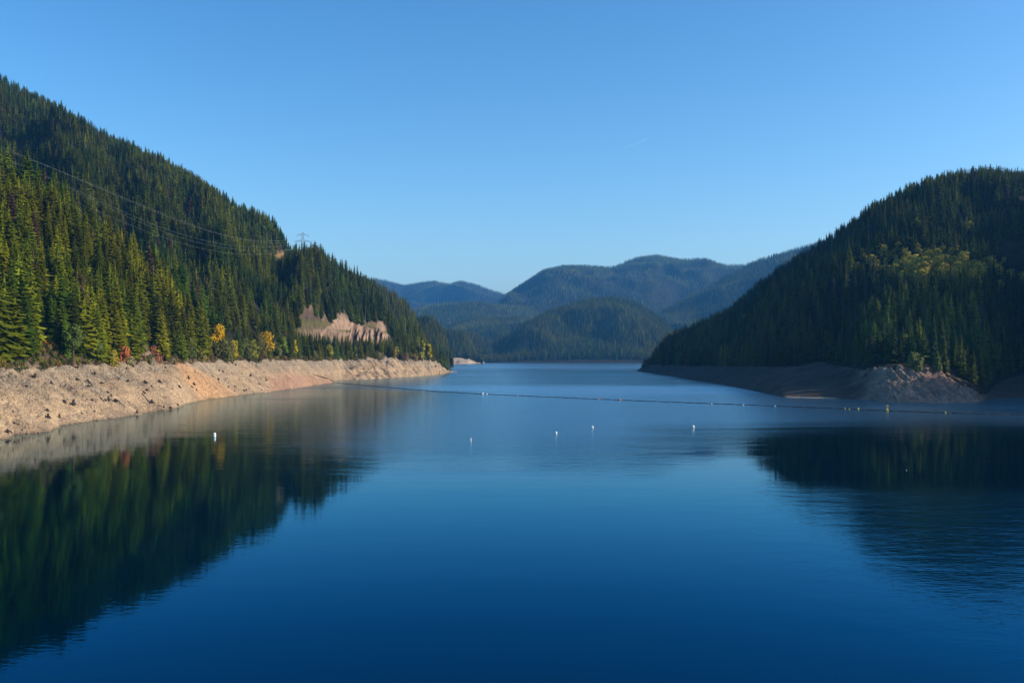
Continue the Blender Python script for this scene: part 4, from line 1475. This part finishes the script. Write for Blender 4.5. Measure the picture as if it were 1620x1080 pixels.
def can_buoy(px, py, w, h, label, dark=True):
    D = float(shoreD(py))
    t = empty('mooring_buoy', ((px - CX) / F * D, D, 0), .4)
    tag(t, label, 'buoy', 'white buoys floating this side of the log boom')
    v, f = [], []
    lathe(v, f, [(w * .42, -.4), (w * .5, -.1), (w * .5, h * .72), (w * .42, h * .9), (w * .18, h)])
    link('float', mk('float', v, f, [MAT['white']], smooth=True), t)
    v, f = [], []
    lathe(v, f, [(w * .12, h), (w * .12, h * 1.12)], 8)
    link('lifting_eye', mk('lifting_eye', v, f, [MAT['steel']]), t)
    if dark:
        v, f = [], []
        lathe(v, f, [(w * .512, h * .30), (w * .512, h * .42)])
        link('dark_band', mk('dark_band', v, f, [MAT['dark']], smooth=True), t)


can_buoy(339.5, 690.5, 1.3, 2.0, 'white spar buoy floating off the near bare bank', False)
can_buoy(745, 698, .45, 1.7, 'thin faint white stake buoy nearest the camera in mid-lake', False)
can_buoy(879.5, 686, 1.3, 1.15, 'white can buoy in mid-lake, nearer of the close pair')
can_buoy(937, 677, 1.4, 1.25, 'white can buoy in mid-lake, farther of the close pair')
can_buoy(1096.5, 676.5, 1.5, 1.35, 'white can buoy standing alone toward the dark right hill')

# water bird
D = float(shoreD(744))
t = empty('water_bird', ((1434 - CX) / F * D, D, 0), .8, .75)
tag(t, 'small pale water bird swimming in the dark reflection', 'bird')
v, f = [], []
for (rr, xx, zz) in [(.02, -.42, .16), (.10, -.32, .12), (.17, -.12, .10), (.18, .08, .09), (.13, .24, .10), (.05, .34, .13)]:
    for k in range(10):
        a = 6.283 * k / 10
        v.append((xx, rr * math.cos(a) * .95, zz + rr * math.sin(a) * .8))
for i in range(5):
    for k in range(10):
        f.append((i * 10 + k, i * 10 + (k + 1) % 10, (i + 1) * 10 + (k + 1) % 10, (i + 1) * 10 + k))
b0 = len(v)
tube_path(v, f, [(.26, 0, .12), (.33, 0, .26), (.35, 0, .40), (.42, 0, .44), (.50, 0, .42)], [.06, .045, .05, .055, .012], 8)
link('body', mk('body', v, f, [MAT['feather']], smooth=True), t)
v, f = [], []
tube_path(v, f, [(.48, 0, .425), (.58, 0, .41)], [.02, .006], 6)
link('bill', mk('bill', v, f, [MAT['orange']]), t)

# ------------------------------------------------------------------ pylon and cables
def surf(land, px, D):
    fl = land.P.reshape(-1, 3)
    x = (px - CX) / F * D
    return fl[int(np.argmin((fl[:, 0] - x) ** 2 + (fl[:, 1] - D) ** 2))].copy()


PD = 1930.0
gz = surf(hillC, 479, PD)[2] - 2
topz = world_pt(479, 366.5, PD)[2]
PH = topz - gz
pyl = empty('power_pylon', ((479 - CX) / F * PD, PD, gz), .12)
tag(pyl, 'steel lattice power pylon standing on the spur crest above the cliff', 'pylon')


def bar(V, Fc, a, b, r):
    tube_path(V, Fc, [a, b], r, 4)


v, f = [], []
def wd(z):
    u = z / PH
    return 4.2 * (1 - u) ** 1.0 + 1.0
nb = 12
zs = [PH * .97 * k / nb for k in range(nb + 1)]
for sx, sy in ((1, 1), (1, -1), (-1, 1), (-1, -1)):
    for a, b in zip(zs[:-1], zs[1:]):
        bar(v, f, (sx * wd(a), sy * wd(a), a), (sx * wd(b), sy * wd(b), b), .22)
link('legs', mk('legs', v, f, [MAT['steel']]), pyl)
v, f = [], []
for a, b in zip(zs[:-1], zs[1:]):
    wa, wb = wd(a), wd(b)
    c4 = [(1, 1), (1, -1), (-1, -1), (-1, 1)]
    for k in range(4):
        p, q = c4[k], c4[(k + 1) % 4]
        bar(v, f, (p[0] * wa, p[1] * wa, a), (q[0] * wb, q[1] * wb, b), .10)
        bar(v, f, (q[0] * wa, q[1] * wa, a), (p[0] * wb, p[1] * wb, b), .10)
        bar(v, f, (p[0] * wb, p[1] * wb, b), (q[0] * wb, q[1] * wb, b), .09)
bar(v, f, (0.9, 0, PH * .97), (0.9, 0, PH), .15)
bar(v, f, (-0.9, 0, PH * .97), (-0.9, 0, PH), .15)
link('lattice', mk('lattice', v, f, [MAT['steel']]), pyl)
arms = [(PH - 6.5, 11.0), (PH - 18.5, 15.5)]
ins = []
for az, al in arms:
    for s_ in (-1, 1):
        v, f = [], []
        for yy in (-1, 1):
            bar(v, f, (s_ * wd(az), yy * wd(az), az), (s_ * al, 0, az - .5), .2)
            bar(v, f, (s_ * wd(az), yy * wd(az), az + 2.6), (s_ * al, 0, az - .5), .16)
        for q in (.25, .5, .75):
            X0 = s_ * (wd(az) * (1 - q) + al * q)
            bar(v, f, (X0, wd(az) * (1 - q), az - .5 * q), (X0, -wd(az) * (1 - q), az - .5 * q), .1)
            bar(v, f, (X0, 0, az - .5 * q), (X0, 0, az + 2.6 * (1 - q) - .5 * q), .1)
        link('cross_arm', mk('cross_arm', v, f, [MAT['steel']]), pyl)
        v, f = [], []
        lathe(v, f, [(.25, -2.6), (.34, -2.3), (.22, -2.0), (.34, -1.6), (.22, -1.2), (.34, -.8), (.2, -.3), (.08, 0)], 8)
        o = link('insulator', mk('insulator', v, f, [MAT['dark']], smooth=True), pyl)
        o.location = (s_ * al, 0, az - .5)
        ins.append((s_ * al, az - 3.1))
cabs = [([(470, 378), (440, 379), (380, 378), (300, 357), (200, 316), (100, 272), (30, 245), (-40, 214)], 'uppermost power cable sagging from the pylon across the mountain'),
        ([(488, 381), (455, 384), (400, 380), (330, 366), (260, 340), (180, 305), (110, 275), (40, 252), (-30, 222)], 'power cable hanging just under the uppermost one'),
        ([(466, 386), (440, 390), (380, 389), (300, 374), (220, 348), (130, 302), (50, 270), (-30, 238)], 'middle power cable sagging from the pylon'),
        ([(492, 390), (450, 397), (410, 396), (360, 392), (300, 380), (220, 352), (140, 312), (60, 274), (-30, 245)], 'power cable just under the middle one'),
        ([(466, 392), (440, 401), (400, 402), (330, 394), (250, 374), (180, 345), (110, 315), (40, 285)], 'lowest power cable sagging from the pylon')]
for k, (pp, lab) in enumerate(cabs):
    path = []
    xs = [q[0] for q in pp][::-1]
    ys = [q[1] for q in pp][::-1]
    lo = xs[0]
    X1 = np.linspace(pp[0][0], lo, 48)
    cf = np.polyfit(xs, ys, 4)
    for x in X1:
        yv = float(np.polyval(cf, x))
        u = max(0.0, (pp[0][0] - x) / (pp[0][0] + 40.0)) ** 0.62
        D = 1.0 / ((1 - u) / PD + u / 1010.0)
        path.append(world_pt(float(x), yv, D))
    r = [.06 * p[1] / 1930 + .03 for p in path]
    v, f = [], []
    tube_path(v, f, path, r, 5)
    o = link('power_cable', mk('power_cable', v, f, [MAT['cable']], smooth=True))
    tag(o, lab, 'power cable', 'power cables between the pylon and the near slope')

# ------------------------------------------------------------------ condensation trail, far beyond and above the haze
m, nt, b = newmat('thin_ice_cloud')
b.inputs['Base Color'].default_value = (.9, .9, .92, 1)
b.inputs['Alpha'].default_value = 0.10
b.inputs['Roughness'].default_value = 1.0
p = Vector(world_pt(979, 239, 40000))
q = Vector(world_pt(1024, 220.5, 40000))
v, f = [], []
nt.nodes.remove(b)
tl = N(nt, 'ShaderNodeBsdfTranslucent')
td = N(nt, 'ShaderNodeBsdfDiffuse')
tt_ = N(nt, 'ShaderNodeBsdfTransparent')
m1 = N(nt, 'ShaderNodeAddShader')
m2 = N(nt, 'ShaderNodeMixShader')
m2.inputs[0].default_value = 0.06
L(nt, tl.outputs[0], m1.inputs[0]); L(nt, td.outputs[0], m1.inputs[1])
L(nt, tt_.outputs[0], m2.inputs[1]); L(nt, m1.outputs[0], m2.inputs[2])
L(nt, m2.outputs[0], [n for n in nt.nodes if n.type == 'OUTPUT_MATERIAL'][0].inputs[0])
for q_ in (tl, td):
    q_.inputs[0].default_value = (1, 1, 1, 1)
tube_path(v, f, [tuple(p.lerp(q, k / 6)) for k in range(7)], [5, 14, 18, 20, 24, 24, 6], 8)
o = link('condensation_trail', mk('condensation_trail', v, f, [m], smooth=True))
tag(o, 'short faint white vapour trail high in the clear sky', 'vapour trail')

# ------------------------------------------------------------------ haze
HZ = 3.4e-5
m = bpy.data.materials.new('haze')
m.use_nodes = True
nt = m.node_tree
nt.nodes.clear()
out = nt.nodes.new('ShaderNodeOutputMaterial')
pv = nt.nodes.new('ShaderNodeVolumePrincipled')
pv.inputs['Color'].default_value = (0.11, 0.46, 1.0, 1)
pv.inputs['Density'].default_value = HZ
pv.inputs['Anisotropy'].default_value = 0.1
nt.links.new(pv.outputs[0], out.inputs['Volume'])
x0, x1, y0, y1, z0, z1 = -61000, 61000, -4000, 91000, -16.0, 1400.0
vb = [(x0, y0, z0), (x1, y0, z0), (x1, y1, z0), (x0, y1, z0), (x0, y0, z1), (x1, y0, z1), (x1, y1, z1), (x0, y1, z1)]
fb = [(0, 3, 2, 1), (4, 5, 6, 7), (0, 1, 5, 4), (1, 2, 6, 5), (2, 3, 7, 6), (3, 0, 4, 7)]
o = link('haze', mk('haze', vb, fb, [m]))
tag(o, 'thin blue autumn haze filling the valley air', kind='stuff')
